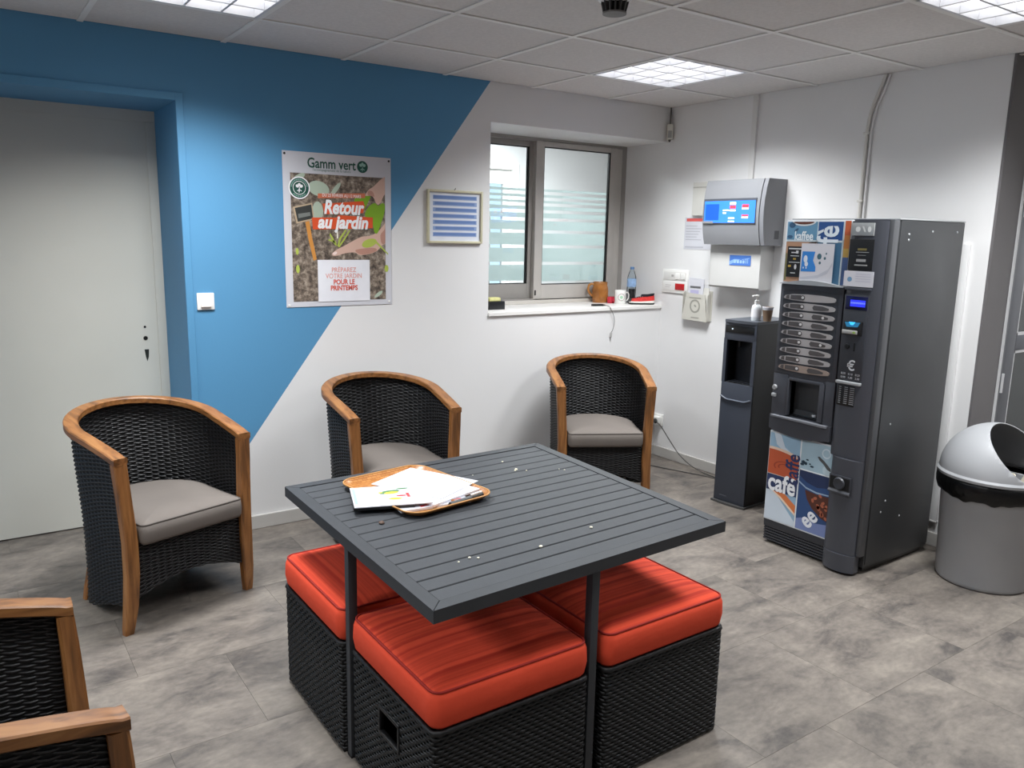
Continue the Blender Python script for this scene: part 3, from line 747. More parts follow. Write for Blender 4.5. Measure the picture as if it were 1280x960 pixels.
def make_stool(label, loc, rotz):
    t = thing('cube_stool', label, 'stool', loc, rotz, 'woven cube stools under the table')
    def skip(a, b):
        y, z = (a[1]+b[1])/2, a[2]
        return (a[0] < -SW/2+0.02) and HOLE[0] < y < HOLE[1] and HOLE[2] < z < HOLE[3]
    mb = MB(); weave(mb, stool_surf, 264, SROWS, 0.0019, 0.0014, 0.49, closed=True, skip=skip)
    build_fast(mb, 'woven_side', WICKER2, t, 'stuff')
    h = SW/2-0.007
    ln = MB()
    for (a0, a1, c0, c1) in ((-h, h, h-0.006, h), (-h, h, -h, -h+0.006), (h-0.006, h, -h, h)): ln.box(a0, a1, c0, c1, 0.004, SH_-0.012)
    ln.box(-h, -h+0.006, -h, h, 0.004, HOLE[2]); ln.box(-h, -h+0.006, -h, h, HOLE[3], SH_-0.012)
    ln.box(-h, -h+0.006, -h, HOLE[0], HOLE[2], HOLE[3]); ln.box(-h, -h+0.006, HOLE[1], h, HOLE[2], HOLE[3]); ln.box(-h, h, -h, h, SH_-0.03, SH_-0.022)
    ln.build('frame_lining', LINER, t)
    y0_, y1_, z0_, z1_ = HOLE
    for (a0, a1, c0, c1) in ((y0_-0.006, y1_+0.006, z0_-0.008, z0_+0.002), (y0_-0.006, y1_+0.006, z1_-0.002, z1_+0.008), (y0_-0.008, y0_+0.002, z0_, z1_), (y1_-0.002, y1_+0.008, z0_, z1_)):
        MB().box(-SW/2-0.002, -SW/2+0.012, a0, a1, c0, c1, 0.003).build('hole_rim', WICKER2, t, 30)
    # rolled woven border round the top
    pts = rounded(SW-0.008, SW-0.008, 0.018, 5); n = 150; P2 = np.array(pts+pts[:1]); d = np.r_[0, np.cumsum(np.linalg.norm(np.diff(P2, axis=0), axis=1))]; d /= d[-1]
    s_ = np.linspace(0, 1, n, endpoint=False); path = [(float(np.interp(v, d, P2[:, 0])), float(np.interp(v, d, P2[:, 1])), SH_-0.004) for v in s_]; path.append(path[0])
    MB().tube(path, [0.0075 if k % 3 else 0.0058 for k in range(len(path))], 8, cap=False).build('woven_border', WICKER2, t, smooth='all')
    # four little feet
    for a in (-1, 1):
        for b in (-1, 1): MB().box(a*0.225-0.015, a*0.225+0.015, b*0.225-0.015, b*0.225+0.015, 0, 0.008).build('foot', BLACK, t)
    # cushion
    out = rounded(0.498, 0.498, 0.036, 6)
    rings = []
    for z, d_ in ((0.349, 0.030), (0.350, 0.012), (0.362, 0.003), (0.395, -0.003), (0.432, -0.001), (0.446, 0.004), (0.455, 0.016), (0.462, 0.05), (0.466, 0.10), (0.469, 0.17)):
        rings.append([(a, b, z+0.012) for a, b in inset(out, d_)])
    c = MB().layers(rings).build('cushion', RED, t, smooth=60)
    ring = [(a, b, 0.464) for a, b in inset(out, 0.0075)]; ring.append(ring[0])
    MB().tube(ring, 0.0034, 6, cap=False).build('piping', REDPIPE, c, smooth='all')
    return t
st = make_stool('black woven stool with red cushion at the front corner, hand hole in its left side', (-3.002, -2.292, 0), 0)
dup(st, (-3.018, -1.760, 0), 0, 'black woven stool with red cushion at the left, nearest the door')
dup(st, (-2.452, -2.297, 0), 0, 'black woven stool with red cushion at the right, nearest the drinks machine')
dup(st, (-2.452, -1.758, 0), 0, 'black woven stool with red cushion hidden under the table, nearest the window')
# the hand hole shows only on the front stool: turn the other three so that theirs face away
sts = [o for o in bpy.data.objects if o.name.startswith('cube_stool')]
for o, r in zip(sorted(sts, key=lambda o: o.name)[1:], (-PI/2, PI, PI)):
    o.rotation_euler = (0, 0, r)
    if abs(r+PI/2) < 1e-6: pass

# ------------------------------------------------------------------ slatted square table
TC = [(-3.262, -2.560), (-2.200, -2.516), (-2.146, -1.449), (-3.243, -1.485)]     # corners: front, right, back, left
TZ = 0.70
tcx = sum(p[0] for p in TC)/4; tcy = sum(p[1] for p in TC)/4
tab = thing('slatted_table', 'square charcoal metal table with a slatted top over red cushioned stools', 'table', (tcx, tcy, 0))
def tq(u, v):
    a, b, c, d = [Vector(p) for p in TC]
    p = a*(1-u)*(1-v)+b*u*(1-v)+c*u*v+d*(1-u)*v
    return (p.x-tcx, p.y-tcy)
S = 1.075; fw = 0.038/S
def quadbox(u0, u1, v0, v1, z0, z1, mitre=None):
    p = [tq(u0, v0), tq(u1, v0), tq(u1, v1), tq(u0, v1)] if mitre is None else [tq(*m) for m in mitre]
    return MB().prism(p, z0, z1)
zt, zb = TZ, TZ-0.034
for mit in (((0, 0), (1, 0), (1-fw, fw), (fw, fw)), ((1, 0), (1, 1), (1-fw, 1-fw), (1-fw, fw)), ((1, 1), (0, 1), (fw, 1-fw), (1-fw, 1-fw)), ((0, 1), (0, 0), (fw, fw), (fw, 1-fw))):
    p = [tq(*m) for m in mit]; e = 0.0025
    ctr = Vector((sum(q[0] for q in p)/4, sum(q[1] for q in p)/4))
    rings = [[(*q, zb) for q in p], [(*q, zt-e) for q in p], [(*(Vector(q)+(ctr-Vector(q)).normalized()*e), zt) for q in p]]
    MB().layers(rings).build('frame_bar', TABLEF, tab)
NS = 16; g = 0.0052/S
for k in range(NS):
    v0 = fw+(1-2*fw)*k/NS+g/2; v1 = fw+(1-2*fw)*(k+1)/NS-g/2
    e = 0.0016/S
    r0 = [(*tq(u, v), zt-0.016) for u, v in ((fw+g/2, v0), (1-fw-g/2, v0), (1-fw-g/2, v1), (fw+g/2, v1))]
    r1 = [(*tq(u, v), zt-0.004) for u, v in ((fw+g/2, v0), (1-fw-g/2, v0), (1-fw-g/2, v1), (fw+g/2, v1))]
    r2 = [(*tq(u, v), zt-0.002) for u, v in ((fw+g/2, v0+e), (1-fw-g/2, v0+e), (1-fw-g/2, v1-e), (fw+g/2, v1-e))]
    MB().layers([r0, r1, r2]).build('slat', TABLEM, tab)
for u in (0.28, 0.5, 0.72):
    quadbox(u-0.015, u+0.015, fw, 1-fw, zt-0.032, zt-0.0165).build('crossbar', TABLEF, tab)
for (x, y) in ((-2.736, -2.516), (-3.238, -2.026), (-2.208, -2.026), (-2.7235, -1.50)):
    x -= tcx; y -= tcy
    MB().box(x-0.0135, x+0.0135, y-0.0135, y+0.0135, 0.004, zb, 0.002).build('leg', TABLEF, tab, 30)
    MB().box(x-0.0145, x+0.0145, y-0.0145, y+0.0145, 0, 0.006).build('foot_cap', BLACK, tab)
# ------------------------------------------------------------------ tray and papers
tr_ang = math.radians(8.5); trc = (-2.892, -1.772)
tray = thing('serving_tray', 'wood patterned serving tray with rounded corners holding papers on the table', 'tray', (*trc, TZ), tr_ang)
o = rounded(0.345, 0.445, 0.06, 8)
rings = [[(a, b, 0.0) for a, b in inset(o, 0.03)], [(a, b, 0.002) for a, b in inset(o, 0.022)], [(a, b, 0.012) for a, b in inset(o, 0.008)], [(a, b, 0.0185) for a, b in inset(o, 0.0)],
         [(a, b, 0.0205) for a, b in inset(o, 0.002)], [(a, b, 0.0195) for a, b in inset(o, 0.005)], [(a, b, 0.013) for a, b in inset(o, 0.012)], [(a, b, 0.005) for a, b in inset(o, 0.025)], [(a, b, 0.0035) for a, b in inset(o, 0.034)]]
MB().layers(rings).build('tray_dish', TRAY, tray, smooth=50)
rim = [(a, b, 0.020) for a, b in inset(o, 0.0025)]; rim.append(rim[0])
MB().tube(rim, 0.0028, 6, cap=False).build('rim', M('honey_wood_rim', (190, 138, 80), 0.4, noise=(30, 0.1)), tray, smooth='all')
def sheet(name, label, cat, c, ang, w, h, z0, z1, m, group=None, bend=0.0):
    t = thing(name, label, cat, (c[0], c[1], z0), math.radians(ang), group)
    mb = MB(); n = 10; rings = []
    for k in range(n+1):
        x = -w/2+w*k/n; dz = bend*((k/n-0.5)*2)**2
        rings.append([(x, -h/2, dz), (x, h/2, dz), (x, h/2, dz+z1-z0), (x, -h/2, dz+z1-z0)])
    mb.sweep(None, rings).build('sheet', m, t)
    return t
z = TZ+0.0045
sheet('leaflet', 'pinkish leaflet edge showing under the papers at the left of the tray', 'leaflet', (-2.955, -1.735), 24, 0.21, 0.15, z, z+0.006, M('pink_paper', (214, 186, 184), 0.7, noise=(8, 0.03)))
lf_ = sheet('leaflet', 'leaflet with red lettering under the magazine at the near rim of the tray', 'leaflet', (-2.905, -1.885), -6, 0.24, 0.14, z, z+0.0075, PAPER)
art2 = lambda name, m, parent, zz, polys: (lambda mb: [mb.add([(q[0], q[1], zz) for q in p], [tuple(range(len(p)))]) for p in polys] and mb.build(name, m, parent))(MB())
art2('red_print', INK((206, 60, 66)), lf_, 0.0078, [[(-0.05, -0.062), (0.02, -0.046), (0.02, -0.034), (-0.05, -0.048)], [(0.04, -0.05), (0.10, -0.04), (0.10, -0.034), (0.04, -0.044)]])
art2('blue_print', INK((96, 126, 176)), lf_, 0.0078, [[(0.05, -0.064), (0.11, -0.056), (0.11, -0.05), (0.05, -0.058)]])
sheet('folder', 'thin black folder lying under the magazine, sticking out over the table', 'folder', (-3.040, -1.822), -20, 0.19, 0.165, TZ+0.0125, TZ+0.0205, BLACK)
sheet('paper_stack', 'small stack of printed sheets under the blank white sheet', 'paper', (-2.860, -1.800), 17, 0.22, 0.27, TZ+0.0125, TZ+0.0195, M('printed_paper_edge', (222, 222, 230), 0.7, noise=(14, 0.05)))
ws = sheet('paper_sheet', 'blank white paper sheet lying on top of the tray', 'paper', (-2.842, -1.748), 26.5, 0.228, 0.288, TZ+0.0206, TZ+0.0214, PAPER, bend=0.0)
mg = sheet('magazine', 'white magazine with a yellow, green and red picture hanging over the tray edge', 'magazine', (-3.008, -1.818), -19, 0.245, 0.196, TZ+0.0217, TZ+0.0245, PAPER)
zz = 0.0031
art2('spine_print', INK((150, 186, 196)), mg, zz, [[(-0.118, -0.07), (-0.108, -0.07), (-0.108, 0.085), (-0.118, 0.085)]])
art2('green_print', INK((74, 122, 74)), mg, zz, [[(q[0], q[1]) for q in ell(0.0, 0.032, 0.036, 0.016, 16, tilt=0.3)], [(q[0], q[1]) for q in ell(0.045, 0.06, 0.022, 0.007, 12, tilt=0.1)]])
art2('yellow_print', INK((232, 210, 58)), mg, zz+0.0002, [[(q[0], q[1]) for q in ell(0.006, 0.022, 0.024, 0.011, 16, tilt=0.2)], [(q[0], q[1]) for q in ell(0.012, -0.038, 0.022, 0.010, 16)], [(q[0], q[1]) for q in ell(-0.03, 0.03, 0.008, 0.005, 10)]])
art2('red_print', INK((214, 60, 62)), mg, zz+0.0003, [[(q[0], q[1]) for q in ell(0.034, -0.012, 0.017, 0.007, 14)], [(0.052, -0.03), (0.062, -0.03), (0.06, 0.012), (0.05, 0.012)]])
ln = []
for k in range(7):
    y0 = -0.07+k*0.021; ln.append([(0.068, y0), (0.112, y0), (0.112, y0+0.007), (0.068, y0+0.007)])
art2('text_lines', INK((170, 190, 182)), mg, zz, ln)
art2('pink_print', INK((236, 214, 214)), mg, zz, [[(-0.09, -0.05), (-0.05, -0.05), (-0.05, -0.035), (-0.09, -0.035)], [(-0.09, 0.0), (-0.055, 0.0), (-0.055, 0.012), (-0.09, 0.012)], [(-0.088, 0.045), (-0.052, 0.045), (-0.052, 0.058), (-0.088, 0.058)]])
# marker pen lying in the tray
pen = thing('marker_pen', 'black and white marker pen lying in the near right corner of the tray', 'pen', (-2.800, -1.952, TZ+0.0125), math.radians(14))
MB().tube([(-0.075, 0, 0), (-0.02, 0, 0), (0.02, 0, 0)], 0.0085, 12).build('barrel', M('pen_dark', (58, 62, 66), 0.35, noise=(12, 0.05)), pen, smooth=40)
MB().tube([(0.02, 0, 0), (0.072, 0, 0.0)], 0.0092, 12).build('cap', BLACK, pen, smooth=40)
MB().box(0.02, 0.07, -0.003, 0.003, 0.008, 0.0125).build('clip', WHITEP, pen)
# crumbs
def blob(name, m, loc, r, label, cat, group=None, seed=0, flat=0.6):
    rnd = random.Random(seed); bm = bmesh.new(); bmesh.ops.create_icosphere(bm, subdivisions=2, radius=r)
    for v in bm.verts: v.co *= 1+0.3*(rnd.random()-0.5); v.co.z *= flat
    mz = min(v.co.z for v in bm.verts)
    o = MB().bm(bm).build(name, m, smooth=True); o.location = (loc[0], loc[1], loc[2]-mz-0.0006); return tag(o, label, cat, group)
CR = M('bread_crumb', (226, 220, 200), 0.9, noise=(80, 0.15))
for k, (x, y, r) in enumerate(((-2.431, -1.612, .004), (-2.446, -1.726, .006), (-2.419, -1.755, .0035), (-2.455, -1.733, .004), (-2.815, -2.377, .0055), (-2.595, -2.336, .005), (-3.027, -2.338, .004), (-3.007, -2.351, .004), (-3.066, -2.346, .003), (-2.289, -1.819, .003), (-2.30, -1.80, .0025), (-2.62, -1.70, .0025))):
    blob('crumb', CR, (x, y, TZ-0.002), r, 'tiny pale bread crumb on the charcoal slats of the table', 'crumb', 'bread crumbs on the table', k)
blob('raisin', M('brown_raisin', (84, 62, 50), 0.6, noise=(60, 0.2)), (-3.115, -1.977, TZ-0.002), 0.0085, 'small brown crumb on the table in front of the magazine', 'crumb', None, 40)
blob('cork_bit', M('cork', (170, 104, 52), 0.8, noise=(50, 0.2)), (-2.845, -1.935, TZ+0.005), 0.010, 'orange brown scrap lying in the tray beside the pen', 'scrap', None, 41)

# ------------------------------------------------------------------ poster on the back wall
pos = thing('poster', 'garden shop poster with soil, hands and orange lettering pinned to the blue wall', 'poster', (-2.4065, -0.002, 1.561))
MB().box(-0.300, 0.300, -0.0012, 0.0, -0.394, 0.394).build('sheet', PAPER, pos)
y0 = -0.0020; dy = -0.0004
art('soil_print', SOIL, pos, y0, [rect(-0.262, 0.264, -0.366, 0.288)])
def W(px, pz):   # poster zoom pixels -> poster metres
    return ((px-45)/545*0.60-0.300, 0.394-(pz-(110+(px-45)*0.082))/783*0.788)
def WP(pts): return [W(*p) for p in pts]
def WS(pts):      # smooth closed outline
    p = [Vector(W(*q)) for q in pts]; n = len(p); out = []
    for i in range(n):
        a, b, c, d = p[i-1], p[i], p[(i+1) % n], p[(i+2) % n]
        for k in range(4):
            t = k/4; out.append(tuple(0.5*((2*b)+(-a+c)*t+(2*a-5*b+4*c-d)*t*t+(-a+3*b-3*c+d)*t*t*t)))
    return [(min(q[0], 0.2635), q[1]) for q in out]
art('pale_leaf_print', INK((176, 190, 172)), pos, y0+dy, [ell(-0.112, 0.215, 0.058, 0.038, 20, tilt=-0.2), ell(-0.215, 0.268, 0.035, 0.014, 14, tilt=0.5), ell(-0.02, 0.215, 0.045, 0.012, 14, tilt=0.9), ell(0.22, -0.338, 0.03, 0.01, 12, tilt=0.6), ell(-0.12, 0.10, 0.03, 0.05, 14)])
SKIN = INK((212, 176, 160)); SKIN2 = INK((186, 138, 122))
art('hand_print', SKIN, pos, y0+dy, [WS([(558, 250), (530, 268), (498, 298), (470, 316), (452, 342), (460, 350), (482, 346), (498, 362), (508, 386), (520, 396), (534, 384), (550, 350), (562, 330), (563, 250)]),
    WS([(572, 488), (548, 505), (520, 535), (480, 556), (430, 560), (385, 578), (340, 600), (300, 618), (276, 636), (280, 648), (300, 650), (345, 640), (392, 640), (418, 655), (470, 654), (512, 640), (540, 612), (572, 590)])])
art('hand_shade_print', SKIN2, pos, y0+2*dy, [WS([(572, 510), (548, 535), (530, 560), (540, 606), (572, 585)]), WS([(396, 628), (450, 622), (500, 625), (508, 640), (470, 652), (420, 652)]), WS([(468, 322), (490, 326), (500, 352), (488, 350), (466, 344)])])
art('nail_print', INK((238, 216, 210)), pos, y0+3*dy, [ell(*W(290, 636), 0.013, 0.008, 12, tilt=0.4)])
art('green_print', INK((124, 166, 34)), pos, y0+3*dy, [WS([(398, 355), (440, 348), (478, 350), (470, 372), (455, 402), (445, 418), (430, 400), (398, 392)]), WS([(452, 430), (470, 402), (500, 386), (520, 400), (545, 388), (556, 405), (550, 450), (536, 490), (515, 545), (498, 540), (490, 500), (470, 470), (450, 452)])])
art('seedling_print', INK((176, 190, 84)), pos, y0+3*dy, [WP([(300, 598), (296, 575), (262, 560), (256, 566), (288, 582)]), WP([(298, 600), (282, 555), (268, 530), (264, 540), (288, 590)]), WP([(302, 600), (312, 560), (346, 516), (352, 520), (322, 565), (310, 602)]), WP([(306, 604), (334, 566), (366, 520), (370, 526), (338, 575), (314, 606)]), WP([(508, 588), (516, 596), (572, 660), (572, 668), (506, 600)]), ell(*W(470, 596), 0.045, 0.022, 16, tilt=0.3), ell(*W(103, 612), 0.008, 0.018, 10), ell(*W(104, 702), 0.010, 0.022, 10), ell(*W(562, 740), 0.012, 0.02, 10)])
art('stem_print', INK((236, 232, 214)), pos, y0+4*dy, [WP([(300, 505), (306, 505), (308, 560), (300, 560)])])
art('slate_frame_print', INK((190, 168, 140)), pos, y0+dy*2, [WP([(88, 388), (182, 372), (190, 456), (104, 472)])])
art('slate_print', INK((54, 56, 54)), pos, y0+dy*3, [WP([(97, 394), (177, 380), (184, 450), (110, 464)])])
art('slate_mark_print', INK((120, 124, 120)), pos, y0+dy*4, [WP([(112, 424), (170, 418), (172, 436), (114, 446)])])
art('stake_print', INK((206, 140, 66)), pos, y0+dy*2, [WP([(146, 466), (166, 462), (176, 540), (198, 660), (182, 666), (160, 560)])])
ORG = INK((222, 84, 40)); GRN = INK((22, 78, 66)); WHT = INK((244, 244, 246))
art('banner_print', INK((206, 116, 84)), pos, y0+5*dy, [WP([(210, 326), (450, 334), (450, 358), (210, 350)])])
art('title_blob_print', ORG, pos, y0+5*dy, [WP([(232, 378), (440, 374), (448, 400), (438, 436), (240, 432)]), WP([(178, 446), (300, 452), (310, 440), (490, 462), (488, 518), (300, 512), (182, 506)])])
text('DU 23 FÉVRIER AU 12 MARS', WHT, pos, *W(330, 343), 0.024, y0+6*dy, squeeze=0.74, rot=0.0)
text('Retour', WHT, pos, *W(336, 406), 0.098, y0+6*dy, shear=0.22, bold=0.0035, squeeze=0.78)
text('au jardin', WHT, pos, *W(334, 482), 0.092, y0+6*dy, shear=0.22, bold=0.0035, squeeze=0.88)
art('text_box_print', INK((232, 232, 238)), pos, y0+4*dy, [rect(-0.128, 0.168, -0.370, -0.150)])
CO = INK((226, 150, 136)); CO2 = INK((214, 96, 80))
for k, (tx, c, bo) in enumerate((('PRÉPAREZ', CO, 0.0), ('VOTRE JARDIN', CO, 0.0), ('POUR LE', CO2, 0.0012), ('PRINTEMPS', CO2, 0.0012))):
    text(tx, c, pos, 0.018, -0.204-0.032*k, 0.036, y0+6*dy, bold=bo, squeeze=0.86)
text('Gamm vert', GRN, pos, -0.038, 0.340, 0.070, y0, bold=0.0012, squeeze=0.82)
text("l'accompagnement de la nature", INK((96, 128, 122)), pos, -0.038, 0.309, 0.0185, y0, squeeze=0.9)
def emblem(px, pz, r, ringed):
    c = (px, pz)
    art('emblem_disc', GRN, pos, y0+5*dy, [ell(*c, r, r, 36)])
    if ringed:
        art('emblem_rim', WHT, pos, y0+4.6*dy, [ell(*c, r*1.12, r*1.12, 36)])
        art('emblem_ring', WHT, pos, y0+6*dy, ringp(*c, r*0.62, r*0.68))
        art('emblem_text_ring', INK((150, 190, 178)), pos, y0+6*dy, [[(px+r*0.78*math.cos(a), pz+r*0.78*math.sin(a)), (px+r*0.90*math.cos(a), pz+r*0.90*math.sin(a)), (px+r*0.90*math.cos(a+0.10), pz+r*0.90*math.sin(a+0.10)), (px+r*0.78*math.cos(a+0.10), pz+r*0.78*math.sin(a+0.10))] for a in np.arange(0.2, 2.95, 0.17)]+[[(px+r*0.78*math.cos(a), pz+r*0.78*math.sin(a)), (px+r*0.90*math.cos(a), pz+r*0.90*math.sin(a)), (px+r*0.90*math.cos(a+0.10), pz+r*0.90*math.sin(a+0.10)), (px+r*0.78*math.cos(a+0.10), pz+r*0.78*math.sin(a+0.10))] for a in np.arange(3.9, 5.6, 0.17)])
        k = 0.52
    else: k = 0.82
    lv = []
    for a in (PI/2, PI/2+1.05, PI/2-1.05): lv.append(ell(px+r*k*0.46*math.cos(a), pz+r*k*0.1+r*k*0.46*math.sin(a), r*k*0.34, r*k*0.30, 16, tilt=a))
    lv.append([(px-0.03*r, pz+0.05*r), (px+0.06*r, pz+0.05*r), (px+0.02*r, pz-k*0.9*r), (px-0.09*r, pz-k*0.88*r)])
    lv.append([(px-0.5*k*r, pz-0.55*k*r), (px-0.05*r, pz-0.30*k*r), (px-0.05*r, pz-0.45*k*r), (px-0.42*k*r, pz-0.68*k*r)])
    lv.append([(px+0.5*k*r, pz-0.55*k*r), (px+0.03*r, pz-0.30*k*r), (px+0.03*r, pz-0.45*k*r), (px+0.42*k*r, pz-0.68*k*r)])
    art('emblem_leaves', WHT if ringed else INK((150, 186, 176)), pos, y0+6.4*dy, lv)
emblem(0.133, 0.338, 0.031, False)
emblem(-0.216, 0.214, 0.050, True)
for x, zz in ((-0.288, 0.380), (0.288, 0.378), (-0.285, -0.384), (0.284, -0.380)):
    MB().lathe([(0.0, -0.003), (0.006, -0.002), (0.006, 0.0), (0, 0)], 12).build('pin', BLACK if zz > 0 else WHITEP, pos, 40, loc=(x, -0.0012, zz), rot=(-PI/2, 0, 0))

# framed notice
fn = thing('framed_notice', 'small cream framed notice with blue lines on the white wall beside the window', 'picture frame', (-1.702, -0.001, 1.655))
FRM = M('pale_champagne_frame', (206, 200, 172), 0.4, noise=(14, 0.05))
w, h, b = 0.184, 0.150, 0.0135
for (a0, a1, c0, c1) in ((-w, -w+b, -h, h), (w-b, w, -h, h), (-w+b, w-b, h-b, h), (-w+b, w-b, -h, -h+b)): MB().box(a0, a1, -0.018, 0, c0, c1, 0.003).build('frame_bar', FRM, fn, 30)
MB().box(-w+b, w-b, -0.008, 0, -h+b, h-b).build('notice_sheet', M('blue_white_paper', (222, 226, 236), 0.6, noise=(12, 0.04)), fn)
BL = INK((104, 132, 186)); BL2 = INK((142, 164, 206))
rows_ = [0.110-0.0345*k for k in range(7)]
art('line_print', BL, fn, -0.0088, [rect(-0.142+0.006*(k % 3), 0.140-0.01*(k % 2), z-0.0085, z+0.006) for k, z in enumerate(rows_)])
art('line_shade_print', BL2, fn, -0.0086, [rect(-0.146, 0.146, z-0.014, z+0.009) for z in rows_])
MB().tube([(0, 0, 0.152), (0, -0.008, 0.156), (0, -0.010, 0.162)], 0.002, 6).build('nail', BLACK, fn)

# light switch
sw = thing('light_switch', 'square white light switch on the blue wall right of the door', 'switch', (-3.110, -0.0005, 1.211))
MB().box(-0.041, 0.041, -0.009, 0, -0.041, 0.041, 0.004).build('plate', WHITEP, sw, 30)
r_ = MB(); r_.prism([(-0.009, 0.024), (-0.012, -0.024), (-0.0165, -0.026), (-0.0165, -0.022)], -0.024, 0.024, 'x')
r_.build('rocker', M('warm_white_plastic', (232, 222, 216), 0.4, noise=(6, 0.02)), sw)
MB().box(-0.022, 0.022, -0.0135, -0.009, -0.032, -0.027).build('label_slot', M('grey_slot', (170, 160, 156), 0.5, noise=(6, 0.02)), sw)

# ------------------------------------------------------------------ right wall: everything hung on it (local -y = into the room)
RW = -PI/2
def rwall(name, label, cat, y, z, out=0.0, group=None): return thing(name, label, cat, (-0.0006-out, y, z), RW, group)
SILV = M('silver_grey_plastic', (128, 129, 133), 0.42, metal=0.0, noise=(6, 0.02)); SILVD = M('mid_grey_plastic_side', (124, 125, 130), 0.45, metal=0.0, noise=(6, 0.02))
tm = rwall('wall_terminal', 'silver wall terminal with a lit blue screen above the white box', 'terminal', -0.757, 1.7215)
# housing with a gently bowed front: front y from -0.2 ; local x -0.231..0.231 ; z -0.194..0.194
prof = []
for k in range(13):
    z = -0.194+0.388*k/12; prof.append((-0.172-0.030*math.sin(PI*k/12)**0.8, z))
MB().prism([(0.0, -0.194)]+prof+[(0.0, 0.194)], -0.232, 0.200, 'x').build('housing', SILV, tm, 30)
prof2 = [(a+0.004, z) for a, z in prof]
MB().prism([(0.0, -0.194)]+prof2+[(0.0, 0.194)], 0.203, 0.231, 'x').build('side_cover', SILVD, tm, 30)
MB().box(-0.2, 0.2, -0.012, -0.0, 0.193, 0.197).build('top_plate', SILVD, tm)
vg = MB()
for k in range(8): vg.box(0.2305, 0.2325, -0.085+k*0.0055, -0.082+k*0.0055, -0.155, -0.105)
vg.build('vent_grille', M('vent_dark', (104, 106, 110), 0.5, noise=(8, 0.03)), tm)['kind'] = 'stuff'
ys = -0.2065
MB().box(-0.221, 0.179, ys+0.001, ys+0.012, -0.066, 0.082).build('screen_bezel', M('dark_grey_bezel', (76, 80, 88), 0.4, noise=(8, 0.03)), tm)
def EM(name, rgb, e): return M('lit_'+name, rgb, 0.3, emit=e)
art('screen', EM('blue', (52, 116, 226), 0.75), tm, ys, [rect(-0.214, 0.176, -0.062, 0.068)])
art('screen_pane', EM('deep_blue', (24, 76, 226), 0.7), tm, ys-0.0008, [rect(-0.204, -0.098, -0.046, 0.050)])
art('screen_white', EM('white', (225, 232, 250), 0.8), tm, ys-0.0012, [rect(-0.014, 0.032, 0.046, 0.060), rect(-0.066, -0.016, 0.008, 0.016), rect(-0.012, 0.032, 0.006, 0.016), rect(-0.066, -0.040, -0.008, 0.0), rect(0.080, 0.128, 0.016, 0.026), rect(0.080, 0.128, -0.036, -0.026), rect(-0.022, 0.026, -0.040, -0.030), rect(-0.022, 0.026, -0.058, -0.050)])
art('screen_red', EM('red', (226, 62, 76), 0.8), tm, ys-0.0012, [rect(-0.014, 0.032, 0.022, 0.040), rect(0.080, 0.128, 0.026, 0.046), rect(0.080, 0.128, -0.026, -0.014)])
art('screen_footer', SILV, tm, ys-0.0014, [rect(-0.221, -0.140, -0.066, -0.052)])

lb = rwall('control_box', 'plain white wall box with a small blue sticker below the silver terminal', 'wall box', -0.732, 1.391)
MB().prism([(0.0, -0.128), (-0.108, -0.132), (-0.118, -0.120), (-0.121, 0.134), (0.0, 0.134)], -0.196, 0.196, 'x').build('housing', M('light_grey_plastic', (196, 195, 193), 0.42, noise=(6, 0.02)), lb, 30)
art('sticker', INK((66, 112, 190)), lb, -0.1222, [rect(-0.036, 0.128, 0.012, 0.074)])
art('sticker_swoosh', INK((126, 164, 216)), lb, -0.1226, [[(-0.036, 0.014), (0.05, 0.05), (0.0, 0.050), (-0.036, 0.035)], [(0.06, 0.05), (0.12, 0.06), (0.12, 0.056), (0.06, 0.046)]])
art('sticker_marks', INK((150, 184, 226)), lb, -0.1230, [rect(0.000, 0.016, 0.026, 0.046), rect(0.022, 0.040, 0.026, 0.044), rect(0.046, 0.062, 0.026, 0.044), rect(0.068, 0.082, 0.026, 0.044), rect(0.090, 0.096, 0.026, 0.054), rect(0.104, 0.108, 0.026, 0.058)])
art('side_mark', M('grey_mark', (188, 186, 184), 0.6, noise=(6, 0.02)), lb, -0.1225, [rect(-0.19, -0.188, -0.11, 0.12)])
bp_ = rwall('blank_plate', 'narrow beige cover plate on the wall at the left side of the silver terminal', 'cover plate', -0.318, 1.818)
MB().box(-0.055, 0.12, -0.022, 0, -0.108, 0.108, 0.004).build('plate', M('cream_plastic', (208, 206, 200), 0.5, noise=(6, 0.03)), bp_, 30)
MB().box(-0.050, 0.11, -0.0245, -0.0215, 0.072, 0.078).build('groove_strip', M('cream_shadow_plastic', (176, 174, 168), 0.5, noise=(6, 0.03)), bp_)
nt_ = rwall('wall_notice', 'white paper notice with a red heading at the left below the terminal', 'notice', -0.345, 1.595)
MB().box(-0.155, 0.13, -0.0015, 0, -0.106, 0.105).build('sheet', PAPER, nt_)
art('red_heading', INK((206, 84, 80)), nt_, -0.0022, [rect(-0.140, 0.11, 0.078, 0.098), rect(0.01, 0.05, 0.045, 0.062)])
art('text_lines', INK((178, 178, 186)), nt_, -0.0022, [rect(-0.142, -0.142+0.10+0.04*((k*7) % 4)/3, 0.045-0.018*k, 0.051-0.018*k) for k in range(6)]+[rect(-0.142, 0.02, -0.096, -0.086)])
ds = rwall('switch_panel', 'white double switch plate with two toggles and a red window beside the leaflet pouch', 'switch', -0.134, 1.267)
MB().box(-0.120, 0.120, -0.010, 0, -0.080, 0.080, 0.004).build('plate', WHITEP, ds, 30)
MB().box(-0.105, 0.105, -0.013, -0.010, 0.006, 0.066, 0.0015).build('upper_panel', M('soft_white_plastic', (222, 220, 217), 0.4, noise=(6, 0.02)), ds, 30)
MB().box(-0.105, 0.105, -0.013, -0.010, -0.066, -0.002, 0.0015).build('lower_panel', M('soft_white_plastic2', (226, 224, 221), 0.4, noise=(6, 0.02)), ds, 30)
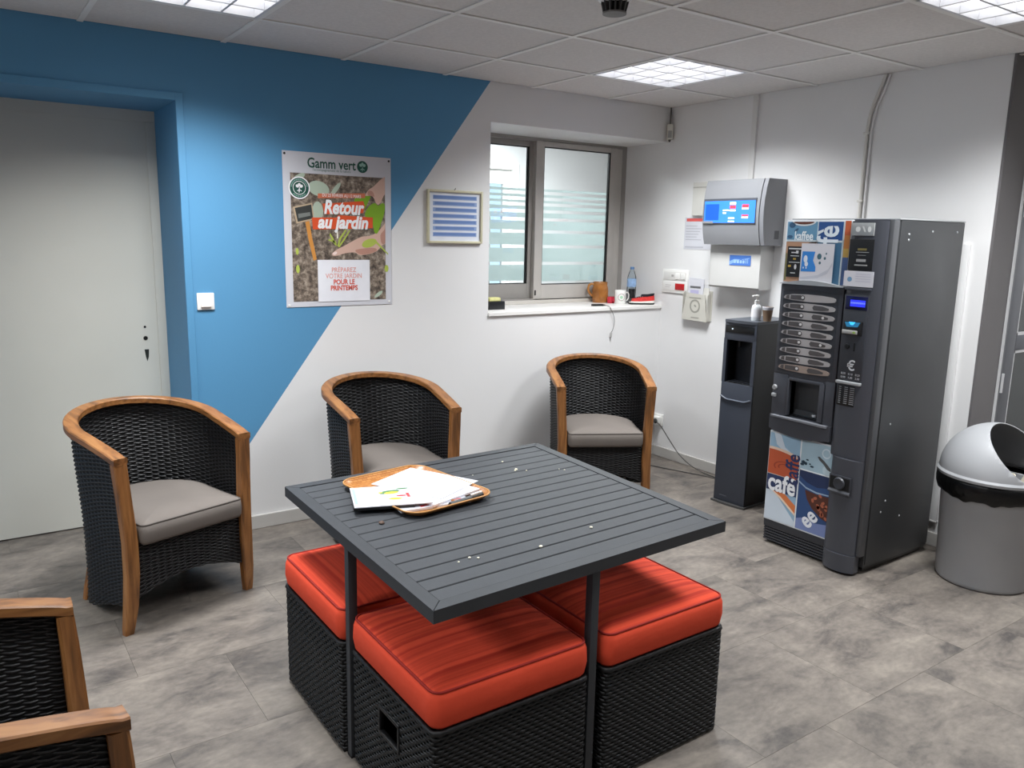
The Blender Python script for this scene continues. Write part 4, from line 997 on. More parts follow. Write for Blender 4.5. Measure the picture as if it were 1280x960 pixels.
for x in (0.028, 0.078): MB().box(x-0.018, x+0.018, -0.019, -0.013, 0.016, 0.056, 0.003).build('toggle', WHITEP, ds, 30)
MB().box(-0.03, -0.008, -0.014, -0.013, 0.03, 0.045).build('symbol', M('grey_symbol', (168, 166, 164), 0.5, noise=(6, 0.02)), ds)
MB().box(0.010, 0.096, -0.016, -0.013, -0.058, -0.014, 0.002).build('red_window', M('red_translucent_plastic', (176, 26, 30), 0.25, noise=(20, 0.15)), ds, 30)
art('caption', INK((186, 182, 182)), ds, -0.0136, [rect(-0.085, -0.03, -0.03, -0.026), rect(-0.085, -0.04, -0.042, -0.038)])
# leaflet pouch
po = rwall('leaflet_pouch', 'translucent plastic leaflet pouch full of papers hanging under the white box', 'leaflet holder', -0.350, 1.105)
PCH = M('milky_plastic', (196, 193, 184), 0.3, noise=(9, 0.06))
MB().box(-0.105, 0.125, -0.004, 0, -0.085, 0.115, 0.001).build('back_sheet', PCH, po)
MB().prism([(-0.105, -0.085), (0.115, -0.090), (0.092, 0.088), (-0.072, 0.098)], -0.040, -0.036, 'y').build('front_sheet', PCH, po)
MB().prism([(-0.004, 0.110), (-0.004, -0.085), (-0.038, -0.085), (-0.039, 0.09)], -0.105, -0.102, 'x').prism([(-0.004, 0.110), (-0.004, -0.085), (-0.038, -0.085), (-0.039, 0.085)], 0.112, 0.116, 'x').build('side_sheet', PCH, po)
MB().box(-0.10, 0.11, -0.037, -0.002, -0.088, -0.084).build('bottom', PCH, po)
art('ring_mark', M('pouch_mark', (150, 148, 140), 0.4, noise=(9, 0.06)), po, -0.0412, ringp(0.01, 0.01, 0.034, 0.046, 24)+[ell(0.012, 0.012, 0.012, 0.007, 14, tilt=-0.5), rect(-0.045, 0.06, 0.062, 0.068), rect(-0.02, 0.05, -0.07, -0.064)])
def rsheet(name, label, y, z, out, w, h, tilt, m, lean=0.0):
    t = rwall(name, label, 'leaflet', y, z, out, None)
    o = MB().box(-w/2, w/2, -0.0015, 0.0015, -h/2, h/2).build('sheet', m, t); o.rotation_euler = (lean, tilt, 0)
    return t
l1 = rsheet('leaflet', 'white folded leaflet with a dark band sticking out of the pouch top', -0.345, 1.205, 0.026, 0.135, 0.19, 0.06, PAPER)
art('dark_band', INK((96, 96, 98)), l1, -0.0024, [rect(-0.048, 0.045, 0.028, 0.042)]); art('blue_print', INK((176, 172, 204)), l1, -0.0024, [rect(-0.045, 0.03, -0.03, 0.016)])
l2 = rsheet('leaflet', 'grey striped leaflet at the back of the plastic pouch', -0.380, 1.18, 0.014, 0.14, 0.16, -0.06, M('grey_leaflet', (206, 206, 208), 0.6, noise=(16, 0.06)))
l3 = rsheet('leaflet', 'pale leaflet tilted at the right side of the plastic pouch', -0.420, 1.14, 0.020, 0.07, 0.20, 0.05, M('pale_leaflet', (214, 212, 206), 0.6, noise=(16, 0.05)))

# trunking and conduit
tk = thing('cable_trunking', 'white cable trunking running from the ceiling down to the silver terminal', 'trunking', (-0.0005, -0.722, 1.917), RW)
MB().box(-0.018, 0.018, -0.014, 0, 0.0, HC-1.917, 0.002).build('channel', WHITE_WALL, tk, 30)
MB().box(-0.018, 0.018, -0.0155, -0.0138, 0.0, HC-1.917-0.001).build('cover', M('trunking_cover', (216, 214, 212), 0.5, noise=(4, 0.02)), tk)
cdt = thing('conduit', 'pale grey conduit curving from the ceiling down behind the drinks machine', 'conduit', (-0.0005, -1.478, 0.9), RW)
CDM = M('pale_grey_conduit', (208, 205, 199), 0.45, noise=(8, 0.03))
MB().tube([(0.0, -0.012, 0), (0.0, -0.012, 1.06), (0.0, -0.012, 1.24), (0.006, -0.012, 1.31), (0.022, -0.012, 1.38), (0.046, -0.012, 1.44), (0.066, -0.012, 1.49), (0.076, -0.012, HC-0.9)], 0.0095, 10).build('pipe', CDM, cdt, smooth=60)
MB().tube([(0.022, -0.008, 0), (0.022, -0.008, 1.06), (0.021, -0.008, 1.24), (0.026, -0.008, 1.30), (0.042, -0.008, 1.37), (0.066, -0.008, 1.43), (0.086, -0.008, 1.48), (0.096, -0.008, HC-0.9)], 0.006, 8).build('side_cable', WHITE_WALL, cdt, smooth=60)
for z in (0.88, 1.235): MB().box(-0.016, 0.016, -0.024, 0, z-0.006, z+0.006, 0.002).build('clip', CDM, cdt, 30)
tk2 = thing('floor_trunking', 'white vertical trunking low on the wall between drinks machine and bin', 'trunking', (-0.0005, -2.065, 0.14), RW)
MB().box(-0.022, 0.022, -0.020, 0, 0.0, 1.42, 0.002).build('channel', WHITE_WALL, tk2, 30)
MB().box(-0.023, 0.023, -0.022, 0, -0.006, 0.0).build('end_cap', M('trunking_cover', (216, 214, 212), 0.5), tk2)
# corner sensor
cs = thing('corner_sensor', 'small white sensor box on a stem in the ceiling corner above the window', 'sensor', (-0.030, -0.030, 2.262), -PI/4)
MB().box(-0.020, 0.020, -0.022, 0.020, -0.045, 0.055, 0.004).build('housing', M('ivory_plastic', (208, 205, 194), 0.4, noise=(8, 0.03)), cs, 30)
MB().box(-0.013, 0.013, -0.024, -0.021, -0.036, 0.012, 0.002).build('lens', M('grey_lens', (150, 149, 144), 0.3, noise=(8, 0.03)), cs, 30)
MB().tube([(0, 0.004, 0.05), (0, 0.004, HC-2.262)], 0.006, 8).build('stem', M('dark_stem', (96, 92, 88), 0.5, noise=(8, 0.03)), cs, smooth=60)
MB().lathe([(0, -0.062), (0.007, -0.058), (0.009, -0.045), (0, -0.045)], 12).build('foot_knob', M('dark_stem', (96, 92, 88), 0.5), cs, 40)

# power socket, plug and the two cables on the floor
so = rwall('power_socket', 'white power socket low on the wall with a plugged adapter by the corner', 'socket', -0.052, 0.268)
MB().box(-0.042, 0.042, -0.012, 0, -0.042, 0.042, 0.004).build('plate', WHITEP, so, 30)
MB().box(-0.030, 0.030, -0.044, -0.011, -0.024, 0.026, 0.005).build('adapter', WHITEP, so, 30)
def curve_obj(name, pts, r, m, parent):
    out = []; P4 = [Vector(p) for p in pts]
    for i in range(len(P4)-1):
        p0 = P4[max(i-1, 0)]; p1 = P4[i]; p2 = P4[i+1]; p3 = P4[min(i+2, len(P4)-1)]
        for k in range(8):
            t = k/8; out.append(0.5*((2*p1)+(-p0+p2)*t+(2*p0-5*p1+4*p2-p3)*t*t+(-p0+3*p1-3*p2+p3)*t*t*t))
    out.append(P4[-1])
    return MB().tube(out, r, 8).build(name, m, parent, smooth='all')
CAB = M('grey_cable', (72, 70, 68), 0.5, noise=(12, 0.05))
pc = thing('power_cable', 'grey power cable with black plug falling from the socket to the water dispenser', 'cable', (-0.06, -0.09, 0))
MB().tube([(0.012, 0.034, 0.268), (-0.012, 0.006, 0.266), (-0.020, -0.006, 0.264)], [0.016, 0.014, 0.008], 12).build('plug', BLACK, pc, smooth=40)
curve_obj('cord', [(-0.016, -0.002, 0.264), (-0.018, -0.05, 0.250), (-0.006, -0.13, 0.165), (0.005, -0.21, 0.085), (-0.002, -0.32, 0.035), (-0.012, -0.44, 0.012), (-0.008, -0.56, 0.004), (0.02, -0.70, 0.0038), (0.0, -0.82, 0.0038)], 0.0036, CAB, pc)
pc2 = thing('floor_cable', 'grey cable lying in a bow on the floor with a small loop', 'cable', (-0.15, -0.12, 0))
curve_obj('cord', [(-0.30, 0.06, 0.0038), (-0.16, 0.00, 0.0038), (-0.08, 0.04, 0.02), (-0.05, 0.07, 0.035), (-0.09, 0.075, 0.03), (-0.12, 0.03, 0.010), (-0.10, -0.06, 0.0038), (-0.06, -0.20, 0.0038), (0.00, -0.36, 0.0038), (0.05, -0.50, 0.0038), (0.07, -0.66, 0.0038), (0.05, -0.8, 0.0038)], 0.0034, CAB, pc2)

# ------------------------------------------------------------------ water dispenser
WD = M('slate_grey_plastic', (62, 67, 78), 0.45, noise=(5, 0.03)); WDD = M('gloss_black_side', (10, 11, 15), 0.35, noise=(5, 0.05))
wd = thing('water_dispenser', 'tall slim slate grey water dispenser with black side between wall box and drinks machine', 'water dispenser', (-0.420, -1.068, 0), RW+math.radians(4))
x0, x1, D = -0.112, 0.106, 0.375
MB().box(x1-0.004, x1, 0.004, D, 0.012, 1.088).build('side_panel', WDD, wd); MB().box(x0, x0+0.004, 0.004, D, 0.012, 1.088).build('side_panel', WDD, wd)
fp = MB()
fp.box(x0, x1, 0.0, 0.02, 0.012, 0.735, 0.006).box(x0, x0+0.022, 0.0, 0.02, 0.735, 0.995).box(x1-0.022, x1, 0.0, 0.02, 0.735, 0.995).box(x0, x1, 0.0, 0.02, 0.985, 1.09, 0.006)
fp.build('front_panel', WD, wd, 30)
MB().box(x0+0.004, x1-0.004, 0.02, D-0.005, 0.012, 0.72).box(x0+0.004, x1-0.004, 0.11, D-0.005, 0.72, 1.088).box(x0+0.004, x1-0.004, 0.02, 0.11, 1.0, 1.088).build('body', WDD, wd)
MB().box(x0+0.022, x1-0.022, 0.100, 0.112, 0.735, 0.99).build('alcove_back', M('dark_slate_plastic', (34, 37, 44), 0.4, noise=(5, 0.03)), wd)
MB().box(x0+0.022, x1-0.022, 0.004, 0.10, 0.726, 0.738, 0.002).build('drip_tray', BLACK, wd, 30)
for k in range(5): MB().box(x0+0.032+k*0.032, x0+0.046+k*0.032, 0.012, 0.09, 0.738, 0.741).build('drip_slat', M('dark_slate_plastic', (34, 37, 44), 0.4), wd)
for x in (-0.045, 0.042):
    MB().lathe([(0.0, 0), (0.012, 0), (0.012, 0.05), (0.0, 0.05)], 12, (x, 0.06, 0.945)).build('tap', BLACK, wd, 40)
MB().box(x0+0.008, x1-0.016, -0.003, 0.0, 1.030, 1.072, 0.001).build('control_strip', BLACK, wd, 30)
MB().lathe([(0, -0.002), (0.0045, -0.002), (0.0045, 0)], 10).build('indicator', EM('pale', (214, 226, 236), 0.6), wd, loc=(-0.055, -0.003, 1.052), rot=(-PI/2, 0, 0))
lip = MB(); n = 15
pts = [(x0+0.006+(x1-x0-0.012)*k/n, 0.652-0.018*math.sin(PI*min(k/4, 1, (n-k)/4)/2)) for k in range(n+1)]
lip.tube([(a, -0.004, b) for a, b in pts], 0.006, 8).build('grip_lip', M('mid_slate', (88, 94, 106), 0.4, noise=(5, 0.03)), wd, smooth=60)
tp = [(x0, D)]+[(x0+(x1-x0)*k/12, -0.014*math.sin(PI*k/12)) for k in range(13)]+[(x1, D)]
MB().prism(tp, 1.088, 1.104).build('top_cover', M('slate_top', (74, 78, 86), 0.4, noise=(5, 0.03)), wd, 30)
bs = [(x0-0.010, D)]+[(x0-0.010+(x1-x0+0.020)*k/12, -0.012-0.012*math.sin(PI*k/12)) for k in range(13)]+[(x1+0.010, D)]
MB().prism(bs, 0, 0.012).build('foot_plate', M('foot_grey', (70, 70, 70), 0.5, noise=(5, 0.03)), wd, 30)
art('brand_mark', INK((96, 100, 110)), wd, -0.0006, [rect(-0.07, -0.02, 0.045, 0.051)])
# sanitiser bottle and cup on top
TOPZ = 1.104
sb = thing('sanitizer_bottle', 'clear pump bottle with white cap on top of the water dispenser', 'bottle', (-0.335, -1.098, TOPZ))
CLEAR = M('milky_clear_plastic', (214, 218, 220), 0.2, noise=(10, 0.03))
MB().lathe([(0, 0), (0.026, 0), (0.027, 0.006), (0.027, 0.075), (0.022, 0.088), (0.012, 0.094), (0.012, 0.098), (0, 0.098)], 20).build('bottle', CLEAR, sb, 50)
MB().lathe([(0, 0.098), (0.013, 0.098), (0.013, 0.115), (0.005, 0.118), (0.005, 0.134), (0.010, 0.136), (0.010, 0.146), (0, 0.148)], 16).build('pump', WHITEP, sb, 40)
MB().box(-0.040, 0.0, -0.006, 0.006, 0.137, 0.146, 0.003).build('nozzle', WHITEP, sb, 30)
MB().lathe([(0.0274, 0.02), (0.0276, 0.02), (0.0276, 0.066), (0.0274, 0.066)], 20).build('label_band', M('pale_label', (232, 232, 234), 0.6, noise=(18, 0.06)), sb, 50)
pcu = thing('paper_cup', 'brown and white paper cup standing beside the pump bottle on the water dispenser', 'cup', (-0.300, -1.150, TOPZ))
MB().lathe([(0, 0), (0.022, 0), (0.030, 0.076), (0.0315, 0.078), (0.0315, 0.081), (0.029, 0.080), (0.0215, 0.004), (0, 0.004)], 22).build('cup', M('cup_brown', (150, 124, 100), 0.6, noise=(22, 0.12)), pcu, 50)
MB().lathe([(0.0295, 0.064), (0.0303, 0.074), (0.0322, 0.079), (0.030, 0.083)], 22).build('rim', PAPER, pcu, 50)

# ------------------------------------------------------------------ drinks machine
VX, VY = -0.71, -1.8225
vm = thing('drinks_machine', 'tall dark grey hot drinks machine with coffee pictures and rows of buttons', 'vending machine', (VX, VY, 0), RW)
VG = M('anthracite_sheet_metal', (66, 67, 69), 0.40, metal=0.35, noise=(3, 0.06)); VD = M('anthracite_plastic', (64, 66, 73), 0.42, noise=(5, 0.04)); VD2 = M('dark_anthracite_plastic', (50, 52, 58), 0.42, noise=(5, 0.04))
VL = M('machine_silver', (168, 170, 172), 0.35, metal=0.3, noise=(6, 0.03))
U = lambda u: u-0.2775
H = 1.668
MB().box(U(0.004), U(0.551), 0.035, 0.597, 0.035, H-0.004, 0.003).build('cabinet', VG, vm, 30)
MB().box(U(0.549), U(0.5555), 0.045, 0.594, 0.05, H-0.008, 0.002).build('side_panel', VG, vm, 30)
MB().box(U(0.0), U(0.0055), 0.045, 0.594, 0.05, H-0.008, 0.002).build('side_panel', VG, vm, 30)
MB().box(U(-0.001), U(0.556), 0.03, 0.598, H-0.006, H, 0.002).build('top_cover', VL, vm, 30)
for (y, z) in ((0.115, 1.60), (0.115, 1.575), (0.31, 1.615), (0.53, 1.615), (0.16, 0.35), (0.30, 0.25), (0.13, 0.73), (0.13, 0.30)):
    MB().lathe([(0, 0.003), (0.0045, 0.002), (0.0055, 0)], 10).build('screw', VL, vm, loc=(U(0.5555), y, z), rot=(0, PI/2, 0))
for x in (0.05, 0.5):
    for y in (0.08, 0.54): MB().lathe([(0, 0), (0.022, 0), (0.018, 0.036), (0, 0.036)], 14, (U(x), y, 0)).build('foot', BLACK, vm, 40)
MB().box(U(0.02), U(0.535), 0.06, 0.57, 0.012, 0.036).build('plinth', BLACK, vm)
# door slab with the cup bay left open
dr = MB(); bx0, bx1, bz0, bz1 = 0.098, 0.292, 0.700, 0.888
for (a, b, c, d) in ((0.0, 0.555, 0.10, bz0), (0.0, 0.555, bz1, H-0.006), (0.0, bx0, bz0, bz1), (bx1, 0.555, bz0, bz1)): dr.box(U(a), U(b), 0.0, 0.030, c, d)
door = dr.build('door', VD, vm)
MB().box(U(0.533), U(0.5555), -0.010, 0.032, 0.10, H-0.006, 0.003).build('door_edge', M('door_edge_grey', (78, 79, 82), 0.42, metal=0.2, noise=(6, 0.03)), vm, 30)
# --- upper picture panel
hp = MB().box(U(0.002), U(0.357), -0.012, 0.0, 1.358, 1.661, 0.002).build('header_panel', M('header_white_frame', (206, 210, 214), 0.35, noise=(6, 0.02)), vm, 30)
yh = -0.0126
def panel(name, c, x0, x1, z0, z1, y=yh, par=None): return art(name, INK(c), par or hp, y, [rect(U(x0), U(x1), z0, z1)])
panel('blue_picture', (92, 140, 172), 0.008, 0.176, 1.566, 1.652)
art('cup_rim_print', INK((222, 228, 232)), hp, yh-0.0004, [ell(U(0.100), 1.652, 0.066, 0.020, 24, PI, 2*PI)]); art('cup_coffee_print', INK((92, 44, 30)), hp, yh-0.0008, [ell(U(0.100), 1.652, 0.056, 0.013, 24, PI, 2*PI)])
art('splash_print', INK((46, 84, 118)), hp, yh-0.0004, [ell(U(0.035), 1.636, 0.018, 0.014, 14), ell(U(0.026), 1.580, 0.016, 0.008, 14), ell(U(0.060), 1.612, 0.014, 0.006, 14, tilt=0.6)])
panel('dark_blue_picture', (28, 74, 136), 0.181, 0.312, 1.566, 1.652)
art('white_rule', INK((190, 206, 214)), hp, yh-0.0004, [rect(U(0.008), U(0.318), 1.557, 1.565), rect(U(0.176), U(0.1805), 1.54, 1.652), rect(U(0.312), U(0.3185), 1.362, 1.652)])
panel('spectrum_top', (190, 92, 52), 0.3205, 0.350, 1.590, 1.656); panel('spectrum_middle', (196, 128, 64), 0.3205, 0.350, 1.530, 1.590); panel('spectrum_low', (198, 164, 84), 0.3205, 0.350, 1.490, 1.530); panel('spectrum_blue', (70, 96, 144), 0.3205, 0.350, 1.362, 1.490)
panel('brown_picture', (172, 132, 104), 0.008, 0.176, 1.362, 1.557); panel('teal_picture', (62, 108, 142), 0.176, 0.312, 1.362, 1.557)
art('reed_print', INK((116, 116, 74)), hp, yh-0.0004, [[(U(0.010), 1.50), (U(0.018), 1.50), (U(0.020), 1.37), (U(0.010), 1.37)]]); art('dark_print', INK((66, 42, 34)), hp, yh-0.0004, [ell(U(0.155), 1.548, 0.03, 0.010, 14, tilt=0.2)])
text('kaffee', INK((224, 234, 240)), hp, U(0.104), 1.583, 0.060, yh-0.0008, bold=0.0012, squeeze=0.74)
text('fè', INK((214, 224, 232)), hp, U(0.240), 1.592, 0.158, yh-0.0009, rot=PI/2, bold=0.003, squeeze=0.74)
def stuck(name, m, x0, x1, z0, z1, yy, label): return MB().box(U(x0), U(x1), yy, yy+0.001, z0, z1).build(name, m, vm, label=label)
bpst = stuck('small_poster', BLACK, 0.022, 0.104, 1.386, 1.534, yh-0.003, 'small black poster with cup pictures stuck on the header panel')
yy = yh-0.0034
art('white_print', INK((206, 206, 208)), bpst, yy, [rect(U(0.028), U(0.100), 1.520, 1.526), rect(U(0.044), U(0.070), 1.502, 1.507), rect(U(0.070), U(0.084), 1.500, 1.514), rect(U(0.040), U(0.088), 1.487, 1.490), rect(U(0.034), U(0.096), 1.456, 1.459), rect(U(0.046), U(0.074), 1.404, 1.408), ell(U(0.072), 1.436, 0.007, 0.013, 12)])
art('yellow_print', INK((186, 152, 58)), bpst, yy, [rect(U(0.056), U(0.072), 1.470, 1.478), rect(U(0.030), U(0.046), 1.434, 1.444)])
wpst = stuck('price_poster', PAPER, 0.100, 0.278, 1.368, 1.550, yh-0.0042, 'white and blue poster with cup splash stuck on the header panel')
yy = yh-0.0047
art('blue_block', INK((44, 126, 204)), wpst, yy, [[(U(0.106), 1.416), (U(0.186), 1.418), (U(0.186), 1.440), (U(0.170), 1.470), (U(0.178), 1.512), (U(0.108), 1.512)]])
art('bubble_print', INK((214, 224, 236)), wpst, yy-0.0004, [ell(U(0.128), 1.476, 0.011, 0.018, 14), ell(U(0.134), 1.452, 0.010, 0.012, 12), rect(U(0.116), U(0.122), 1.430, 1.438), rect(U(0.132), U(0.138), 1.430, 1.438)])
art('dot_print', INK((58, 96, 110)), wpst, yy, [ell(U(0.202), 1.490, 0.012, 0.014, 16), ell(U(0.232), 1.482, 0.006, 0.007, 12), ell(U(0.238), 1.504, 0.004, 0.005, 10), ell(U(0.207), 1.460, 0.006, 0.007, 12)])
art('grey_swoosh', INK((186, 188, 198)), wpst, yy, [[(U(0.104), 1.388), (U(0.20), 1.402), (U(0.255), 1.432), (U(0.274), 1.466), (U(0.274), 1.448), (U(0.25), 1.412), (U(0.20), 1.388), (U(0.104), 1.378)]])
# --- selection panel
sp = MB(); sp.box(U(0.004), U(0.352), -0.022, 0.0, 0.905, 1.352, 0.006)
sp.box(U(0.004), U(bx0-0.008), -0.022, 0.0, 0.690, 0.905, 0.004).box(U(bx1+0.008), U(0.352), -0.022, 0.0, 0.690, 0.905, 0.004)
sp.box(U(bx0-0.008), U(bx1+0.008), -0.020, 0.0, bz1, 0.906)
chin = [(U(0.004), 0.690), (U(0.352), 0.690), (U(0.352), 0.618)]+[(U(0.352-0.348*k/10), 0.618-0.022*math.sin(PI*k/10)) for k in range(1, 11)]
sp.prism(chin, -0.030, 0.0, 'y')
sel = sp.build('selection_panel', VD, vm, 30)
MB().prism([(U(0.004), 1.352), (U(0.352), 1.352)]+[(U(0.352-0.348*k/10), 1.352+0.020*math.sin(PI*k/10)+0.003) for k in range(11)], -0.034, -0.002, 'y').build('arched_ledge', VL, sel, 30)
MB().prism([(U(0.03), 1.318)]+[(U(0.03+0.29*k/8), 1.318+0.014*math.sin(PI*k/8)) for k in range(1, 8)]+[(U(0.32), 1.318)], -0.0225, -0.0218, 'y').build('arch_shadow_gap', VD2, sel)
MB().box(U(0.022), U(0.330), -0.0235, -0.0215, 0.918, 1.318).build('button_field', VD2, sel)
PL = M('button_plate_grey', (172, 168, 168), 0.4, metal=0.15, noise=(9, 0.04)); WN = M('button_label_window', (82, 78, 78), 0.3, noise=(20, 0.1)); LB = M('button_led', (206, 204, 204), 0.3, noise=(9, 0.02)); PLW = M('last_button_plate', (150, 134, 124), 0.4, noise=(9, 0.04))
for k in range(9):
    z = 1.290-0.0435*k; h = 0.0165
    lens = [(U(0.030), z-0.004), (U(0.036), z-h*0.55), (U(0.08), z-h*0.92), (U(0.15), z-h*1.05), (U(0.20), z-h*1.05), (U(0.28), z-h*0.85), (U(0.312), z-h*0.6), (U(0.318), z-0.002), (U(0.316), z+0.006), (U(0.300), z+h*0.7), (U(0.24), z+h*1.0), (U(0.16), z+h*1.08), (U(0.08), z+h*0.85), (U(0.038), z+h*0.4)]
    MB().prism(lens, -0.0275, -0.0234, 'y').build('button_plate', PL if k < 8 else PLW, sel)
    MB().prism([(U(0.042), z-0.007), (U(0.062), z-0.010), (U(0.062), z+0.010), (U(0.046), z+0.006)], -0.0285, -0.0270, 'y').build('number_window', WN, sel)
    MB().prism([(U(0.070), z-0.010), (U(0.128), z-0.011), (U(0.128), z+0.012), (U(0.070), z+0.010)], -0.0285, -0.0270, 'y').build('label_window', WN, sel)
    MB().prism(ell(U(0.138), z, 0.013, 0.0125, 16), -0.0285, -0.0270, 'y').build('led_ring', WN, sel)
    MB().prism(ell(U(0.139), z+0.001, 0.0075, 0.0065, 12), -0.0298, -0.0280, 'y').build('led', LB, sel)
    if k > 0:
        MB().prism([(U(0.196), z), (U(0.204), z-0.011), (U(0.25), z-0.0105), (U(0.284), z-0.006), (U(0.286), z+0.003), (U(0.25), z+0.011), (U(0.204), z+0.012)], -0.0285, -0.0270, 'y').build('label_window', WN, sel)
        if k in (2, 5): MB().prism(ell(U(0.258), z, 0.007, 0.007, 12), -0.0292, -0.0280, 'y').build('led', LB, sel)
# cup bay
cb = MB(); cb.box(U(bx0), U(bx1), 0.13, 0.135, bz0, bz1).box(U(bx0-0.004), U(bx0), 0.0, 0.13, bz0, bz1).box(U(bx1), U(bx1+0.004), 0.0, 0.13, bz0, bz1).box(U(bx0), U(bx1), 0.0, 0.13, bz1-0.001, bz1+0.004).box(U(bx0), U(bx1), 0.0, 0.13, bz0-0.004, bz0+0.002)
bay = cb.build('cup_bay', M('black_bay_plastic', (20, 20, 23), 0.3, noise=(8, 0.1)), vm)
fb = MB()
for (a, b, c, d) in ((bx0-0.006, bx0+0.004, bz0, bz1), (bx1-0.020, bx1+0.006, bz0, bz1), (bx0, bx1, bz1-0.010, bz1+0.006)): fb.box(U(a), U(b), -0.026, -0.002, c, d, 0.003)
fb.build('bay_frame', VD, bay, 30)
MB().prism([(U(bx0+0.004), bz0+0.002), (U(bx1-0.02), bz0+0.002), (U(bx1-0.03), bz0+0.028), (U(bx0+0.02), bz0+0.032)], 0.02, 0.03, 'y').build('cup_holder', M('clear_grey_plastic', (70, 74, 78), 0.15, noise=(8, 0.05)), bay)
MB().lathe([(0, 0), (0.020, 0), (0.022, 0.012), (0, 0.014)], 16, (U(0.225), 0.030, bz0+0.010)).build('drip_plate', M('steel', (206, 208, 210), 0.2, metal=0.8, noise=(8, 0.03)), bay, 40)
MB().lathe([(0, 0), (0.010, 0), (0.014, 0.05), (0, 0.05)], 12, (U(0.19), 0.07, bz1-0.055)).build('spout', BLACK, bay, 40)
MB().prism([(U(0.022), 0.692), (U(0.335), 0.692), (U(0.335), 0.682), (U(0.022), 0.684)], -0.046, -0.018, 'y').build('bay_ledge', M('ledge_grey', (112, 114, 120), 0.4, noise=(6, 0.03)), vm, 30)
lk = MB().lathe([(0, -0.010), (0.011, -0.010), (0.014, 0), (0, 0)], 16).build('lock', VL, vm, 40, loc=(U(0.018), -0.022, 0.83), rot=(-PI/2, 0, 0))
MB().box(U(0.006), U(0.03), -0.034, -0.02, 0.782, 0.800, 0.004).build('latch_tab', VL, vm, 30)
# --- lower picture panel
lp = MB().box(U(0.004), U(0.372), -0.010, 0.0, 0.128, 0.600).build('lower_panel', M('lower_white_frame', (206, 212, 218), 0.35, noise=(6, 0.02)), vm)
yl = -0.0106
MX = 0.192
art('light_blue_print', INK((150, 182, 206)), lp, yl, [rect(U(0.007), U(MX-0.004), 0.135, 0.592)])
art('pale_splash_print', INK((206, 218, 230)), lp, yl-0.0003, [[(U(0.03), 0.592), (U(0.07), 0.592), (U(0.10), 0.53), (U(0.16), 0.50), (U(0.10), 0.505), (U(0.05), 0.535)], [(U(0.007), 0.30), (U(0.06), 0.285), (U(0.188), 0.16), (U(0.188), 0.135), (U(0.007), 0.135)]])
art('cup_rim_print', INK((228, 200, 180)), lp, yl-0.0006, [[(U(0.007), 0.505)]+[(U(0.007+0.181*k/10), 0.505+0.020*math.sin(PI*(0.25+0.6*k/10))-0.016*k/10) for k in range(11)]+[(U(0.188), 0.375), (U(0.007), 0.375)]])
art('coffee_print', INK((184, 84, 50)), lp, yl-0.0009, [[(U(0.007), 0.492)]+[(U(0.007+0.181*k/10), 0.492+0.020*math.sin(PI*(0.25+0.6*k/10))-0.018*k/10) for k in range(11)]+[(U(0.188), 0.378), (U(0.007), 0.378)]])
art('coffee_swirl_print', INK((150, 60, 38)), lp, yl-0.0012, [q for q in [[(U(0.105+r*math.cos(a)*1.5), 0.425+r*math.sin(a)*0.7), (U(0.105+(r+0.006)*math.cos(a)*1.5), 0.425+(r+0.006)*math.sin(a)*0.7), (U(0.105+(r+0.006)*math.cos(a+0.3)*1.5), 0.425+(r+0.006)*math.sin(a+0.3)*0.7), (U(0.105+r*math.cos(a+0.3)*1.5), 0.425+r*math.sin(a+0.3)*0.7)] for r in (0.02, 0.037) for a in np.arange(0.4, 3.6, 0.3)]])
art('band_print', INK((36, 52, 92)), lp, yl-0.0012, [rect(U(0.007), U(MX-0.004), 0.290, 0.374)])
art('cream_curve_print', INK((214, 122, 70)), lp, yl-0.0009, [[(U(0.05), 0.290), (U(0.10), 0.262), (U(0.188), 0.195), (U(0.188), 0.245), (U(0.12), 0.290)]])
art('cream_edge_print', INK((240, 214, 190)), lp, yl-0.0012, [[(U(0.042), 0.290), (U(0.054), 0.290), (U(0.10), 0.268), (U(0.188), 0.205), (U(0.188), 0.193), (U(0.10), 0.254)]])
text('café', INK((240, 242, 246)), lp, U(0.097), 0.332, 0.130, yl-0.0016, bold=0.0035, squeeze=0.80)
text('caffe', INK((38, 48, 92)), lp, U(0.157), 0.428, 0.112, yl-0.0019, rot=PI/2, bold=0.002, squeeze=0.78)
art('centre_rule', INK((228, 234, 238)), lp, yl-0.0003, [rect(U(MX-0.003), U(MX+0.004), 0.130, 0.596), rect(U(MX), U(0.370), 0.440, 0.447)])
art('pale_blue_print', INK((164, 190, 204)), lp, yl, [rect(U(MX+0.004), U(0.369), 0.447, 0.592)])
art('ring_print', INK((206, 220, 228)), lp, yl-0.0003, ringp(U(0.335), 0.552, 0.018, 0.025, 20)); art('saucer_print', INK((188, 208, 218)), lp, yl-0.0003, [ell(U(0.345), 0.470, 0.024, 0.026, 16)])
art('bean_print', INK((34, 56, 74)), lp, yl-0.0006, [ell(U(0.212), 0.482, 0.011, 0.009, 12), ell(U(0.226), 0.478, 0.009, 0.008, 12), ell(U(0.234), 0.498, 0.008, 0.004, 12), ell(U(0.250), 0.480, 0.006, 0.004, 12), ell(U(0.262), 0.470, 0.011, 0.005, 12), ell(U(0.206), 0.470, 0.012, 0.006, 12)])
art('spoon_print', INK((76, 78, 80)), lp, yl-0.0008, [[(U(0.288), 0.528), (U(0.300), 0.530), (U(0.330), 0.512), (U(0.366), 0.482), (U(0.366), 0.468), (U(0.345), 0.476), (U(0.322), 0.498), (U(0.300), 0.512)]])
art('navy_print', INK((44, 74, 122)), lp, yl, [rect(U(MX+0.004), U(0.369), 0.135, 0.440)])
